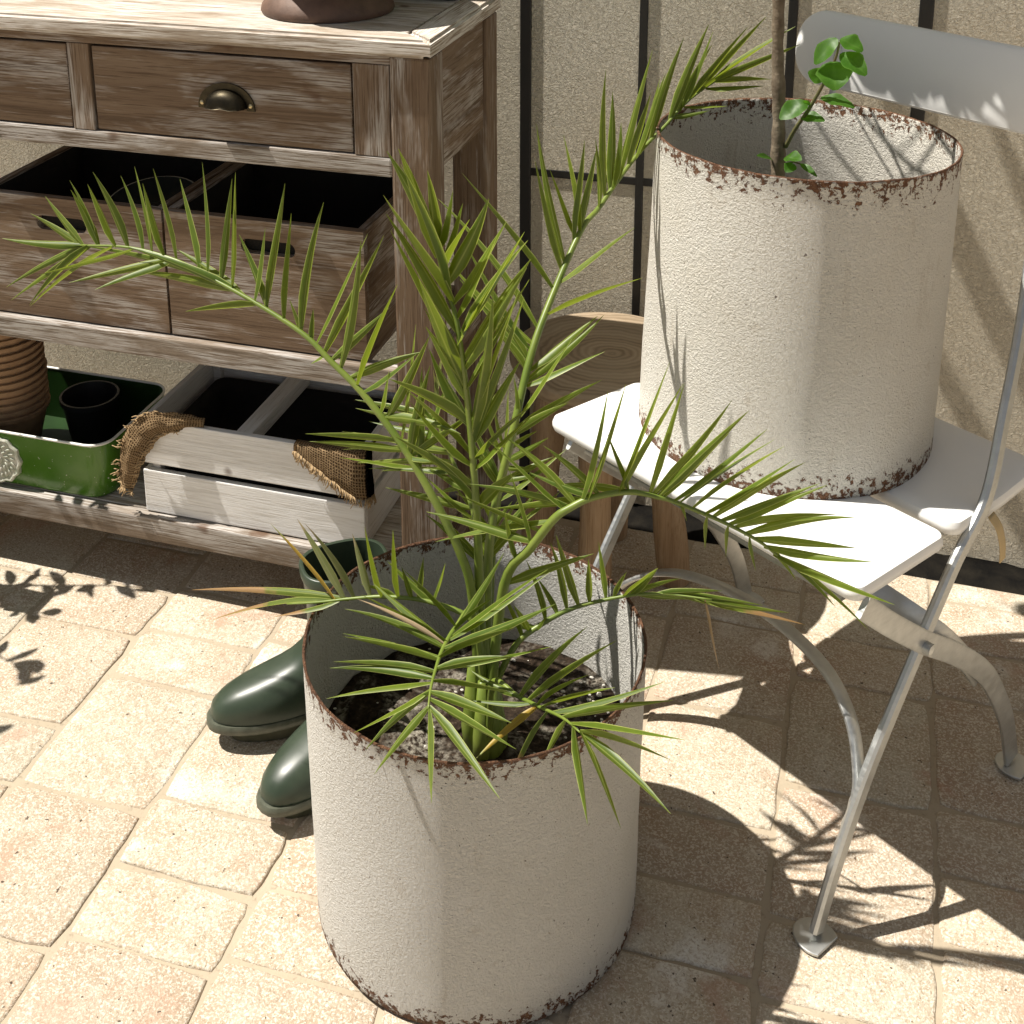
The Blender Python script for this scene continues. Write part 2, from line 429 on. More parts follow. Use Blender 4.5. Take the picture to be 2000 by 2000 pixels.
# palm fronds: stalk points, then leaflets (base, tip, state)
FRONDS = [
 ([(.007,.000,.270),(-.002,.000,.419),(-.015,.000,.475),(-.048,.005,.538),(-.093,.020,.595),(-.146,.035,.645),(-.189,.045,.675),(-.227,.055,.700),(-.293,.070,.724),(-.366,.085,.745),(-.419,.100,.755),(-.490,.110,.760),(-.571,.120,.750)],
  [((-.571,.120,.750),(-.647,.128,.783),0),((-.566,.119,.751),(-.631,.140,.805),0),((-.545,.117,.753),(-.587,.134,.833),0),((-.540,.116,.754),(-.578,.122,.825),0),
   ((-.495,.111,.760),(-.539,.116,.855),0),((-.510,.112,.758),(-.559,.132,.831),0),((-.471,.107,.759),(-.510,.133,.847),0),((-.457,.105,.758),(-.501,.152,.854),0),
   ((-.434,.102,.756),(-.477,.130,.841),0),((-.420,.100,.755),(-.451,.115,.868),0),((-.383,.090,.748),(-.430,.141,.848),0),((-.370,.086,.746),(-.377,.106,.886),0),
   ((-.349,.082,.740),(-.343,.116,.865),0),((-.333,.078,.735),(-.345,.129,.869),0),((-.281,.067,.719),(-.329,.099,.800),0),((-.300,.071,.726),(-.281,.075,.823),0),
   ((-.281,.067,.719),(-.281,.134,.859),0),((-.254,.061,.710),(-.258,.100,.835),0),((-.231,.056,.702),(-.220,.111,.849),0),((-.235,.057,.703),(-.247,.061,.741),0),
   ((-.215,.052,.692),(-.218,.064,.731),0),((-.212,.051,.690),(-.163,.107,.816),0),((-.199,.048,.682),(-.141,.104,.818),0),((-.178,.042,.667),(-.148,.050,.832),0),
   ((-.190,.045,.676),(-.121,.062,.745),0),((-.153,.037,.651),(-.103,.046,.784),0),((-.165,.040,.659),(-.074,.053,.701),0),((-.147,.035,.647),(-.082,.046,.700),0),
   ((-.124,.029,.624),(-.114,.039,.677),0),((-.116,.027,.617),(-.062,.037,.730),0),((-.095,.021,.597),(-.091,.070,.725),0),((-.121,.028,.622),(-.015,.003,.631),0),
   ((-.082,.016,.581),(.000,.026,.655),0),((-.082,.016,.581),(-.058,.025,.699),0),((-.566,.119,.751),(-.672,.098,.757),0),((-.566,.119,.751),(-.690,.118,.677),0),
   ((-.555,.118,.752),(-.673,.104,.667),0),((-.485,.109,.760),(-.600,.065,.727),0),((-.555,.118,.752),(-.620,.071,.681),0),((-.515,.113,.757),(-.644,.103,.662),0),
   ((-.316,.075,.731),(-.483,.095,.768),0),((-.361,.084,.744),(-.591,.149,.736),0),((-.333,.078,.735),(-.502,.120,.723),0),((-.429,.101,.756),(-.556,.068,.721),0),
   ((-.424,.101,.755),(-.503,.045,.728),0),((-.292,.070,.723),(-.374,.037,.719),0),((-.316,.075,.731),(-.421,.105,.768),0),((-.199,.048,.682),(-.214,.042,.670),0),
   ((-.084,.017,.584),(-.048,.003,.590),0),((-.088,.019,.589),(-.199,-.004,.595),0),((-.075,.014,.573),(-.048,.062,.669),0),((-.075,.014,.573),(-.163,-.000,.578),0),
   ((-.071,.013,.567),(-.077,.050,.682),0),((-.095,.021,.597),(-.203,-.005,.605),0)]),
 ([(.008,.010,.270),(.004,.010,.413),(.002,.010,.495),(-.001,.010,.562),(-.011,.020,.652),(-.019,.020,.722),(-.026,.025,.760),(-.034,.030,.779),(-.042,.030,.800),(-.049,.035,.826),(-.053,.035,.839)],
  [((-.052,.035,.837),(-.109,.038,.946),0),((-.049,.035,.828),(-.086,.014,.958),0),((-.053,.035,.839),(-.052,.010,.938),0),((-.031,.029,.774),(-.096,-.009,.912),0),
   ((-.023,.023,.747),(-.099,.006,.885),0),((-.019,.020,.723),(-.088,-.010,.873),0),((-.044,.031,.805),(-.076,.026,.929),0),((-.037,.030,.787),(-.070,-.023,.954),0),
   ((-.015,.020,.690),(-.055,.001,.781),0),((-.012,.020,.664),(-.052,-.004,.761),0),((-.009,.018,.636),(-.059,.026,.719),0),((-.014,.020,.674),(-.050,-.029,.829),0),
   ((-.052,.035,.835),(-.026,.018,.915),0),((-.047,.034,.819),(-.017,.024,.899),0),((-.044,.031,.807),(-.003,.006,.889),0),((-.041,.030,.796),(.013,.023,.908),0),
   ((-.033,.030,.778),(.027,.043,.876),0),((-.027,.026,.763),(.027,.012,.875),0),((-.022,.023,.742),(.068,-.033,.897),0),((-.021,.021,.733),(.070,-.026,.885),0),
   ((-.018,.020,.716),(.058,.032,.840),0),((-.017,.020,.703),(.072,-.038,.860),0),((-.014,.020,.680),(.067,-.009,.834),0),((-.010,.019,.641),(.061,-.028,.829),0),
   ((-.008,.016,.619),(.030,-.019,.821),0),((-.006,.015,.606),(.057,.007,.805),0),((-.001,.010,.558),(-.090,-.012,.625),0),((-.004,.012,.583),(.064,.021,.658),0),
   ((-.009,.018,.634),(-.094,-.010,.694),0),((-.004,.013,.588),(.060,.030,.663),0),((-.004,.013,.588),(-.073,-.003,.665),0),((-.007,.016,.614),(.046,.034,.716),0),
   ((-.005,.014,.596),(-.081,.006,.675),0),((.000,.010,.531),(.050,.011,.590),0),((.000,.010,.536),(-.056,-.001,.607),0)]),
 ([(.010,.020,.270),(.007,.030,.414),(.008,.050,.498),(.023,.080,.592),(.033,.130,.677),(.047,.190,.737),(.065,.250,.793),(.077,.290,.807),(.095,.340,.835),(.113,.385,.858),(.138,.425,.883),(.157,.455,.905),(.178,.475,.922),(.192,.485,.931)],
  [((.052,.207,.752),(.013,.215,.892),0),((.054,.213,.758),(.005,.253,.924),0),((.062,.240,.784),(.025,.241,.872),0),((.060,.234,.778),(.066,.253,.908),0),
   ((.063,.243,.787),(.036,.267,.908),0),((.077,.288,.807),(.066,.315,.891),0),((.087,.318,.823),(.095,.334,.910),0),((.083,.306,.816),(.073,.339,.976),0),
   ((.087,.318,.823),(.079,.355,.944),0),((.092,.331,.830),(.127,.367,.999),0),((.102,.357,.843),(.127,.363,.943),0),((.107,.370,.850),(.140,.398,.962),0),
   ((.123,.402,.869),(.158,.422,1.004),0),((.065,.249,.793),(.077,.272,.892),0),((.110,.379,.855),(.132,.401,.953),0),((.142,.432,.888),(.185,.462,1.016),0),
   ((.151,.446,.898),(.191,.458,1.007),0),((.149,.442,.896),(.189,.472,.986),0),((.161,.459,.908),(.236,.465,1.015),0),((.170,.467,.915),(.255,.505,1.021),0),
   ((.185,.480,.927),(.295,.491,1.013),0),((.188,.483,.929),(.302,.491,.989),0),((.192,.485,.931),(.267,.497,.937),0),((.182,.478,.924),(.259,.483,.931),0),
   ((.156,.453,.903),(.215,.452,.908),0),((.144,.435,.891),(.192,.448,.901),0),((.173,.470,.918),(.225,.481,.963),0),((.048,.195,.741),(.137,.217,.815),0),
   ((.041,.163,.710),(.154,.185,.765),0),((.025,.089,.607),(.083,.127,.704),0),((.023,.080,.591),(.087,.098,.636),0),((.046,.186,.733),(-.073,.194,.872),0),
   ((.037,.149,.696),(-.109,.205,.832),0),((.033,.132,.679),(-.056,.159,.791),0),((.035,.138,.684),(-.082,.163,.769),0),((.032,.126,.669),(-.066,.159,.748),0),
   ((.025,.089,.607),(.021,.093,.663),0),((.032,.124,.666),(-.034,.142,.746),0),((.029,.112,.646),(.110,.177,.715),0),((.013,.061,.533),(-.029,.070,.591),0),
   ((.023,.081,.595),(.119,.127,.655),0),((.016,.067,.551),(-.013,.070,.635),0),((.029,.110,.643),(.119,.144,.684),0),((.031,.118,.656),(-.017,.128,.709),0),
   ((.031,.120,.659),(.103,.174,.714),0),((.015,.063,.540),(-.047,.079,.630),0)]),
 ([(.021,-.010,.270),(.039,-.010,.453),(.071,-.015,.511),(.098,-.015,.554),(.115,-.010,.568),(.138,.000,.579),(.177,.010,.587),(.209,.015,.583),(.226,.020,.577),(.277,.025,.559),(.317,.030,.539),(.342,.030,.522)],
  [((.125,-.006,.573),(.150,.011,.705),0),((.132,-.003,.576),(.172,-.003,.724),0),((.164,.007,.585),(.217,.001,.754),0),((.169,.008,.586),(.230,.017,.723),0),
   ((.175,.010,.587),(.150,.010,.656),0),((.202,.014,.584),(.281,.029,.705),0),((.207,.015,.583),(.301,.008,.707),0),((.198,.013,.585),(.230,.026,.719),0),
   ((.211,.016,.582),(.281,.018,.672),0),((.222,.019,.578),(.319,.032,.675),0),((.230,.020,.575),(.327,.039,.660),0),((.245,.022,.570),(.339,.025,.662),0),
   ((.256,.023,.566),(.350,.022,.650),0),((.267,.024,.563),(.361,.022,.648),0),((.275,.025,.560),(.377,.040,.615),0),((.283,.026,.556),(.385,.039,.615),0),
   ((.291,.027,.552),(.398,.041,.580),0),((.301,.028,.546),(.416,.026,.589),0),((.312,.029,.541),(.421,.030,.550),0),((.323,.030,.534),(.438,.025,.540),0),
   ((.334,.030,.527),(.463,.021,.495),0),((.340,.030,.523),(.441,.048,.437),0),((.230,.020,.575),(.239,.021,.555),0),((.249,.022,.568),(.251,.023,.564),0),
   ((.262,.024,.564),(.260,.027,.519),0),((.285,.026,.555),(.283,.028,.513),0),((.308,.029,.543),(.316,.031,.500),0),((.329,.030,.531),(.360,.028,.499),0),
   ((.342,.030,.522),(.403,.038,.467),0),((.099,-.015,.554),(-.046,-.002,.489),0),((.134,-.002,.577),(.023,-.000,.544),0),((.115,-.010,.568),(-.003,-.008,.576),0),
   ((.180,.010,.587),(.085,.021,.572),0),((.142,.001,.580),(.062,-.000,.599),0),((.111,-.011,.565),(.017,-.009,.638),0),((.121,-.008,.571),(.036,.008,.632),0),
   ((.145,.002,.581),(.081,.000,.634),0),((.085,-.015,.533),(-.018,-.011,.563),0),((.077,-.015,.521),(-.052,-.014,.535),0),((.071,-.015,.512),(.045,-.017,.614),0),
   ((.040,-.010,.455),(.140,.002,.507),0),((.058,-.013,.488),(.041,-.016,.558),0)]),
 ([(.015,.000,.270),(.041,.020,.345),(.068,.040,.369),(.100,.065,.381),(.138,.080,.391),(.180,.090,.401),(.215,.095,.404),(.263,.095,.407)],
  [((.074,.045,.371),(.054,.032,.461),0),((.087,.055,.376),(.057,.071,.412),0),((.097,.063,.380),(.076,.058,.472),0),((.110,.069,.384),(.080,.069,.477),0),
   ((.122,.074,.387),(.120,.068,.452),0),((.139,.080,.392),(.126,.096,.458),0),((.149,.083,.394),(.162,.090,.428),0),((.160,.085,.396),(.200,.084,.445),0),
   ((.166,.087,.398),(.199,.090,.440),0),((.171,.088,.399),(.227,.087,.434),0),((.196,.092,.402),(.274,.101,.417),0),((.196,.092,.402),(.321,.108,.402),0),
   ((.224,.095,.405),(.352,.110,.397),0),((.243,.095,.406),(.371,.142,.361),1),((.254,.095,.406),(.273,.128,.284),2),((.059,.033,.361),(.041,.023,.404),0),
   ((.051,.027,.354),(.026,.026,.419),0),((.065,.038,.367),(.018,.024,.383),0),((.063,.036,.364),(.078,.035,.388),0),((.177,.089,.400),(.244,.108,.394),0)]),
 ([(.011,.000,.270),(.002,.000,.381),(-.048,.000,.404),(-.104,-.005,.405),(-.148,-.010,.397),(-.192,-.015,.386),(-.233,-.015,.375)],
  [((-.154,-.011,.395),(-.386,.024,.336),1),((-.175,-.013,.390),(-.349,.002,.314),1),((-.165,-.012,.393),(-.244,-.031,.366),1),((-.171,-.013,.391),(-.267,.020,.457),3),
   ((-.159,-.011,.394),(-.223,.004,.482),4),((-.147,-.010,.397),(-.203,-.018,.494),4),((-.126,-.007,.401),(-.156,.013,.469),4),((-.111,-.006,.403),(-.122,-.029,.511),0),
   ((-.091,-.004,.404),(-.092,-.017,.506),0),((-.067,-.002,.404),(-.066,.012,.455),0),((-.053,-.000,.404),(-.030,-.014,.472),0),((-.076,-.003,.404),(-.085,-.011,.454),0),
   ((-.046,.000,.403),(-.109,.005,.446),0),((-.095,-.004,.404),(-.145,.005,.407),0)]),
 ([(.016,-.010,.270),(.006,-.020,.414),(-.003,-.060,.424),(-.005,-.100,.425),(-.001,-.135,.427),(.004,-.165,.428),(.010,-.190,.425)],
  [((-.003,-.060,.424),(-.060,-.069,.494),0),((-.004,-.086,.425),(-.102,-.057,.460),0),((-.004,-.088,.425),(-.104,-.090,.468),0),((-.005,-.096,.425),(-.123,-.094,.448),0),
   ((-.005,-.091,.425),(-.103,-.102,.471),2),((-.004,-.110,.425),(-.138,-.066,.392),0),((-.003,-.119,.426),(-.116,-.115,.429),0),((-.001,-.138,.427),(-.115,-.145,.419),0),
   ((.001,-.147,.427),(-.120,-.145,.410),0),((.002,-.154,.428),(-.101,-.196,.416),0),((.004,-.163,.428),(-.064,-.214,.397),0),((.005,-.170,.428),(-.057,-.200,.366),0),
   ((.009,-.186,.425),(-.035,-.231,.368),0),((.010,-.190,.425),(.034,-.252,.370),0),((.009,-.187,.425),(.109,-.266,.408),0),((.007,-.178,.426),(.119,-.244,.449),0),
   ((.005,-.170,.428),(.104,-.207,.445),0),((.002,-.153,.427),(.107,-.200,.475),0),((-.002,-.133,.426),(.079,-.124,.454),0),((-.002,-.127,.426),(.115,-.086,.446),0),
   ((-.003,-.115,.426),(.082,-.110,.480),0),((-.005,-.099,.425),(.121,-.098,.509),0),((-.004,-.081,.425),(.097,-.026,.494),0),((-.004,-.074,.424),(.110,-.086,.541),0),
   ((-.003,-.060,.424),(.043,-.023,.506),0),((-.003,-.066,.424),(.041,-.062,.474),0)]),
 ([(.024,-.020,.270),(.034,-.035,.342),(.068,-.060,.351),(.100,-.090,.369),(.137,-.125,.391),(.161,-.150,.400)],
  [((.073,-.064,.353),(.140,-.025,.431),0),((.086,-.077,.361),(.180,-.057,.446),0),((.100,-.090,.369),(.157,-.092,.424),0),((.106,-.096,.373),(.186,-.095,.417),0),
   ((.118,-.107,.380),(.239,-.096,.438),0),((.135,-.123,.389),(.248,-.094,.415),0),((.147,-.135,.394),(.276,-.213,.473),0),((.161,-.150,.400),(.263,-.210,.444),0),
   ((.161,-.150,.400),(.266,-.215,.386),0),((.161,-.150,.400),(.214,-.194,.334),0),((.153,-.141,.397),(.183,-.208,.344),0),((.141,-.129,.392),(.122,-.154,.355),0),
   ((.117,-.106,.379),(.075,-.147,.279),1),((.101,-.091,.370),(.047,-.147,.335),3),((.090,-.080,.363),(.020,-.086,.354),0),((.070,-.062,.352),(.008,-.041,.356),0)]),
 ([(-.004,.030,.270),(-.012,.050,.396),(-.021,.070,.475),(-.042,.090,.511),(-.072,.110,.552),(-.083,.120,.576),(-.087,.125,.602)],
  [((-.066,.106,.544),(-.201,.096,.553),0),((-.062,.104,.539),(-.218,.134,.503),0),((-.081,.118,.571),(-.195,.126,.570),0),((-.083,.120,.575),(-.204,.146,.570),0),
   ((-.075,.113,.560),(-.178,.127,.554),0),((-.057,.100,.532),(-.203,.145,.480),0),((-.050,.095,.522),(-.169,.100,.504),0),((-.049,.095,.520),(-.162,.123,.488),0),
   ((-.041,.089,.509),(-.081,.099,.485),0),((-.085,.123,.594),(-.091,.128,.638),4),((-.079,.117,.568),(-.113,.120,.599),0),((-.087,.125,.602),(-.078,.125,.662),4),
   ((-.039,.087,.505),(-.091,.096,.522),0),((-.016,.059,.430),(-.080,.059,.481),0),((-.015,.055,.417),(.053,.080,.499),0),((-.028,.077,.487),(-.135,.070,.501),0),
   ((-.015,.056,.419),(.034,.073,.515),0),((-.023,.072,.478),(-.085,.079,.519),0),((-.018,.062,.443),(.022,.085,.501),0)]),
 ([(.010,.030,.270),(.003,.060,.370),(-.002,.090,.427),(-.000,.110,.493),(-.001,.130,.553)],
  [((-.001,.127,.545),(.051,.110,.610),0),((-.001,.124,.536),(.043,.121,.579),0),((-.001,.113,.503),(.059,.142,.535),0),((-.001,.115,.508),(.053,.127,.523),0),
   ((-.001,.120,.523),(.041,.120,.527),0),((-.001,.122,.529),(.059,.113,.577),0),((-.001,.130,.553),(.008,.117,.634),0),((-.001,.113,.502),(.032,.113,.494),0),
   ((-.000,.110,.493),(-.036,.120,.538),0),((-.001,.129,.549),(-.019,.143,.594),0),((-.001,.095,.444),(-.059,.092,.511),0),((-.001,.095,.444),(.070,.134,.494),0),
   ((-.000,.079,.407),(-.059,.110,.472),0),((-.002,.093,.438),(.049,.119,.503),0),((.001,.074,.398),(-.083,.093,.465),0),((-.000,.108,.486),(.074,.144,.547),0),
   ((-.001,.096,.446),(-.042,.108,.513),0)]),
]
def wloc(o):
    v = Vector((0, 0, 0))
    while o: v = v+o.location; o = o.parent
    return v
def makeW(name, mb, mat, parent, **kw):
    """like make, geometry given in world space (parents carry no rotation)"""
    o = make(name, mb, mat, None, **kw)
    if parent: o.parent = parent; o.location = o.location-wloc(parent)
    return o

# ------------------------------------------------------------------ ground and pavers
mb = MB(); mb.faces([(-9, -9, 0), (9, -9, 0), (9, .90, 0), (-9, .90, 0)], [(0, 1, 2, 3)])
ground = makeW('ground', mb, 'mortar', None, org=(0, 0, 0)); tag(ground, kind='structure')
def paver(x0, x1, y0, y1):
    cx, cy = (x0+x1)/2, (y0+y1)/2; hx, hy = (x1-x0)/2, (y1-y0)/2
    b = MB(); n = 28; rings = []
    sd = rnd(0, 99); tilt = (rnd(-.006, .006), rnd(-.008, .008)); top = rnd(-.0012, .0012)
    rp = rnd(14, 30)
    ang = [atan2(hy*sin(q_), hx*cos(q_)) for q_ in (2*pi*(k+.5)/n for k in range(n))]
    ang = [2*pi*(k+.5)/n for k in range(n)]
    for ins, z in ((-.001, -.012), (0, -.0028), (.0012, -.0007), (.004, .0)):
        r = []
        for t in ang:
            # rounded rectangle
            c, s_ = cos(t), sin(t); q = (abs(c)**rp+abs(s_)**rp)**(-1/rp)
            X, Y = (hx-ins)*c*q, (hy-ins)*s_*q
            j = noise.noise(Vector((X*30+sd, Y*30, 0)))*.0030+noise.noise(Vector((X*75+sd, Y*75, 2)))*.0014+noise.noise(Vector((X*9+sd, Y*9, 4)))*.004
            X += j*c; Y += j*s_
            zz = z+top+X*tilt[0]+Y*tilt[1] if z > -.01 else z
            r.append(b.b.verts.new((X, Y, zz)))
        rings.append(r)
    b.rings(rings, True, False)
    c = b.b.verts.new((0, 0, top+rnd(-.0006, .0008)))
    for k in range(n): b.b.faces.new((rings[-1][k], rings[-1][(k+1) % n], c))
    o = make('paver', b, 'paver', ground, org=(0, 0, 0), smooth=True, angle=50)
    o.location = (cx, cy, rnd(.0016, .0034))
KN = {-3: [-.017, .21, .32], -2: [.0145, -.098, .235, .35, -.205], -1: [-.075, -.18, .055, .265, .37, -.40], 2: [-.052, .06, .28, .50], 3: [.635, .52, .295, .08, .185, .755], 4: [.403, .215, .62, -.01]}
XJ = -.054; PW = .2012
for ci in range(-7, 8):
    x0 = XJ+ci*PW; x1 = x0+PW
    ys = sorted(KN.get(ci, []))
    if not ys: ys = [rnd(-.05, .05)]
    y = ys[0]
    while y > -1.35:
        y -= random.choice((.108, .112, .2, .215)); ys.insert(0, y)
    full = []
    for a, b_ in zip(ys, ys[1:]):
        full.append(a)
        if b_-a > .26:
            k = round((b_-a)/.16)
            full += [a+(b_-a)*i/k for i in range(1, k)]
    full.append(ys[-1]); y = full[-1]
    while y < .70:
        y += random.choice((.108, .112, .205)); full.append(min(y, .812))
    if full[-1] < .80: full.append(.812)
    for a, b_ in zip(full, full[1:]):
        if b_-a > .035:
            g = rnd(.0022, .0042)
            paver(x0+g*rnd(.7, 1.1), x1-g*rnd(.7, 1.1), a+g, b_-g)

# ------------------------------------------------------------------ wall
WY = .87
wall = thing('stucco_wall', 'rough cream stucco house wall behind the cabinet and chair', 'wall', (0, WY, 0))
mb = MB(); mb.box(-6, 6, WY, WY+.25, -.02, 3.2)
makeW('render_coat', mb, 'stucco', wall)
mb = MB(); n = 160
top = []; bot = []
vs = []; fs = []
for i in range(n+1):
    x = -2+4*i/n
    vs += [(x, WY-.064+.006*noise.noise(Vector((x*9, 0, 0)))+.004*noise.noise(Vector((x*40, 0, 0))), -.002), (x, WY-.050, .004), (x, WY-.004, .008+.004*noise.noise(Vector((x*14, 3, 0)))), (x, WY+.0, .016+.006*noise.noise(Vector((x*22, 7, 0))))]
for i in range(n):
    for k in range(3): fs.append((i*4+k, i*4+4+k, i*4+5+k, i*4+1+k))
mb.faces(vs, fs); makeW('base_membrane', mb, 'membrane', wall, smooth=True)

tr = thing('wall_trellis', 'black iron bar trellis fixed flat against the stucco wall', 'trellis', (.1, .845, 0))
for x, wd in ((-.176, .020), (.026, .014), (.266, .015), (.468, .022)):
    mb = MB(); mb.box(x-wd/2, x+wd/2, .8665, .8755, .02, 2.15, .002); makeW('upright_bar', mb, 'black_iron', tr)
for z in (.642, 1.25, 1.86):
    mb = MB(); mb.box(-.176, .468, .8680, .8762, z-.007, z+.007, .0015); makeW('cross_bar', mb, 'black_iron', tr)
for x in (-.176, .468):
    for z in (.3, 1.0, 1.8):
        mb = MB(); mb.tube([(x, .8675, z), (x, .878, z)], .005, 8); makeW('wall_fixing', mb, 'black_iron', tr)

# ------------------------------------------------------------------ cabinet
XL, XR, YF, YB = -1.29, -.187, .405, .735
cab = thing('potting_cabinet', 'limed brown wooden garden cabinet with drawers and open shelves against the wall', 'cabinet', ((XL+XR)/2, (YF+YB)/2, 0))
def board(name, x0, x1, y0, y1, z0, z1, mat, bev=.0025, par=cab):
    mb = MB(); mb.box(x0, x1, y0, y1, z0, z1, bev, 2)
    return makeW(name, mb, mat, par)
PO = .0595
for px_ in (XL, XR-PO):
    board('post', px_, px_+PO, YF, YF+PO, 0, .9555, 'wz', .004); board('post', px_, px_+PO, YB-PO, YB, 0, .9555, 'wz', .004)
# top: mitred border and inner planks
TZ0, TZ1 = .9560, .9825; OV = .012
x0, x1, y0, y1 = XL-OV, XR+.004, YF-OV*.6, YB+.004; BW = .05
def mitre(pts, z0, z1, mat, name):
    mb = MB(); n = len(pts)
    mb.faces([(x, y, z0) for x, y in pts]+[(x, y, z1) for x, y in pts], [tuple(range(n))[::-1], tuple(range(n, 2*n))]+[(i, (i+1) % n, n+(i+1) % n, n+i) for i in range(n)])
    bmesh.ops.recalc_face_normals(mb.b, faces=mb.b.faces[:])
    bmesh.ops.bevel(mb.b, geom=[e for e in mb.b.edges if abs(e.verts[0].co.z-e.verts[1].co.z) < 1e-4], offset=.005, segments=3, affect='EDGES')
    return makeW(name, mb, mat, cab, smooth=True, angle=40)
g = .0006
mitre([(x0, y0), (x1, y0), (x1-BW-g, y0+BW), (x0+BW+g, y0+BW)], TZ0, TZ1, 'wtop', 'top_border')
mitre([(x0, y1), (x0+BW+g, y1-BW), (x1-BW-g, y1-BW), (x1, y1)], TZ0, TZ1, 'wtop', 'top_border')
mitre([(x1, y0+g), (x1, y1-g), (x1-BW, y1-BW-g), (x1-BW, y0+BW+g)], TZ0, TZ1, 'wtop_y', 'top_border')
mitre([(x0, y0+g), (x0+BW, y0+BW+g), (x0+BW, y1-BW-g), (x0, y1-g)], TZ0, TZ1, 'wtop_y', 'top_border')
ny = 3; hh = (y1-y0-2*BW)/ny
for i in range(ny):
    board('top_plank', x0+BW+.001, x1-BW-.001, y0+BW+i*hh+.0006, y0+BW+(i+1)*hh-.0006, TZ0+.002, TZ1-.0012, 'wtop', .0015)
# drawer band
board('top_rail', XL+PO, XR-PO, YF+.004, YF+.03, .9425, .9555, 'wx', .0012)
board('lower_rail', XL+PO, XR-PO, YF+.002, YF+.04, .7770, .8065, 'wrail', .004)
for a, b_ in ((-.3035, -.2475), (-.7640, -.7265), (-1.2305, -1.20)):
    board('stile', a+.0005, b_-.0005, YF+.003, YF+.03, .8070, .9420, 'wz', .0015)
board('side_panel', XR-.024, XR-.006, YF+PO, YB-PO, .7775, .9550, 'wy', .001)
board('side_panel', XL+.006, XL+.024, YF+PO, YB-PO, .7775, .9550, 'wy', .001)
board('back_panel', XL+PO, XR-PO, YB-.02, YB-.008, .7775, .9550, 'wx', .001)
board('drawer_floor', XL+PO, XR-PO, YF+.041, YB-.021, .790, .798, 'wx', .001)
for a, b_ in ((-.7255, -.3045), (-1.1990, -.7650)):
    dr = board('drawer', a+.0022, b_-.0022, YF+.006, YF+.026, .8085, .9388, 'wx', .0025)
    cxh = (a+b_)/2+.012; zh = .868; y_ = YF+.006
    # cup handle: quarter ellipsoid hood on a flange
    mb = MB(); rows = []; nu, nv = 14, 7
    for j in range(nv+1):
        ph = pi/2*j/nv; row = []
        for i in range(nu+1):
            th = pi*i/nu
            row.append(mb.b.verts.new((cxh+.034*cos(th)*cos(ph)**.6, y_-.023*sin(ph)-.0012, zh-.006+.027*sin(th)*cos(ph)**.8 if j < nv else zh-.004)))
        rows.append(row)
    mb.rings(rows, False, False)
    bmesh.ops.solidify(mb.b, geom=mb.b.faces[:], thickness=.0016)
    hd = makeW('cup_handle', mb, 'brass', dr, smooth=True)
    mb = MB(); out = []; inn = []
    for i in range(21):
        th = pi*i/20; out.append((cxh+.0455*cos(th), zh-.010+.040*sin(th)**.9)); inn.append((cxh+.033*cos(th), zh-.010+.025*sin(th)))
    k = 21
    vs = [(p[0], y_-.003, p[1]) for p in out]+[(p[0], y_-.003, p[1]) for p in inn]+[(p[0], y_+.001, p[1]) for p in out]
    fs = [(i, i+1, k+i+1, k+i) for i in range(20)]+[(i, 2*k+i, 2*k+i+1, i+1) for i in range(20)]
    mb.faces(vs, fs); makeW('flange', mb, 'brass', hd)
    for sx in (-1, 1):
        mb = MB(); t = bmesh.new(); bmesh.ops.create_uvsphere(t, u_segments=10, v_segments=6, radius=.0036)
        mb.join(t, Matrix.Translation((cxh+sx*.039, y_-.0032, zh-.002)) @ Matrix.Diagonal((1, .5, 1, 1)))
        makeW('screw', mb, 'screw', hd, smooth=True)
# middle shelf frame
board('middle_rail', XL+PO, XR-PO, YF, YF+.026, .4385, .4750, 'wrail', .003)
board('middle_rail', XL+PO, XR-PO, YB-.03, YB-.006, .4385, .4750, 'wrail', .003)
for x_ in (XL+.012, XR-.03): board('side_rail', x_, x_+.018, YF+PO, YB-PO, .4385, .4750, 'wy', .002)
for x_ in (-.33, -.62, -.66, -.95, -.99, -1.22): board('runner', x_-.012, x_+.012, YF+.027, YB-.031, .4450, .4740, 'wy', .001)
# bottom shelf of planks
board('shelf_rail', XL+PO-.02, XR-PO+.0, YF, YF+.022, .1010, .1455, 'wrail', .003)
yy = YF+.0225
for i in range(4):
    wpl = (YB-.006-yy)/(4-i); board('shelf_plank', XL+.01, XR-.0615, yy+.0005, yy+wpl-.0012, .1250, .1468, 'wtop', .0015); yy += wpl
for x_ in (XL+.012, XR-.03): board('side_rail', x_, x_+.018, YF+PO, YB-PO, .101, .1245, 'wy', .002)

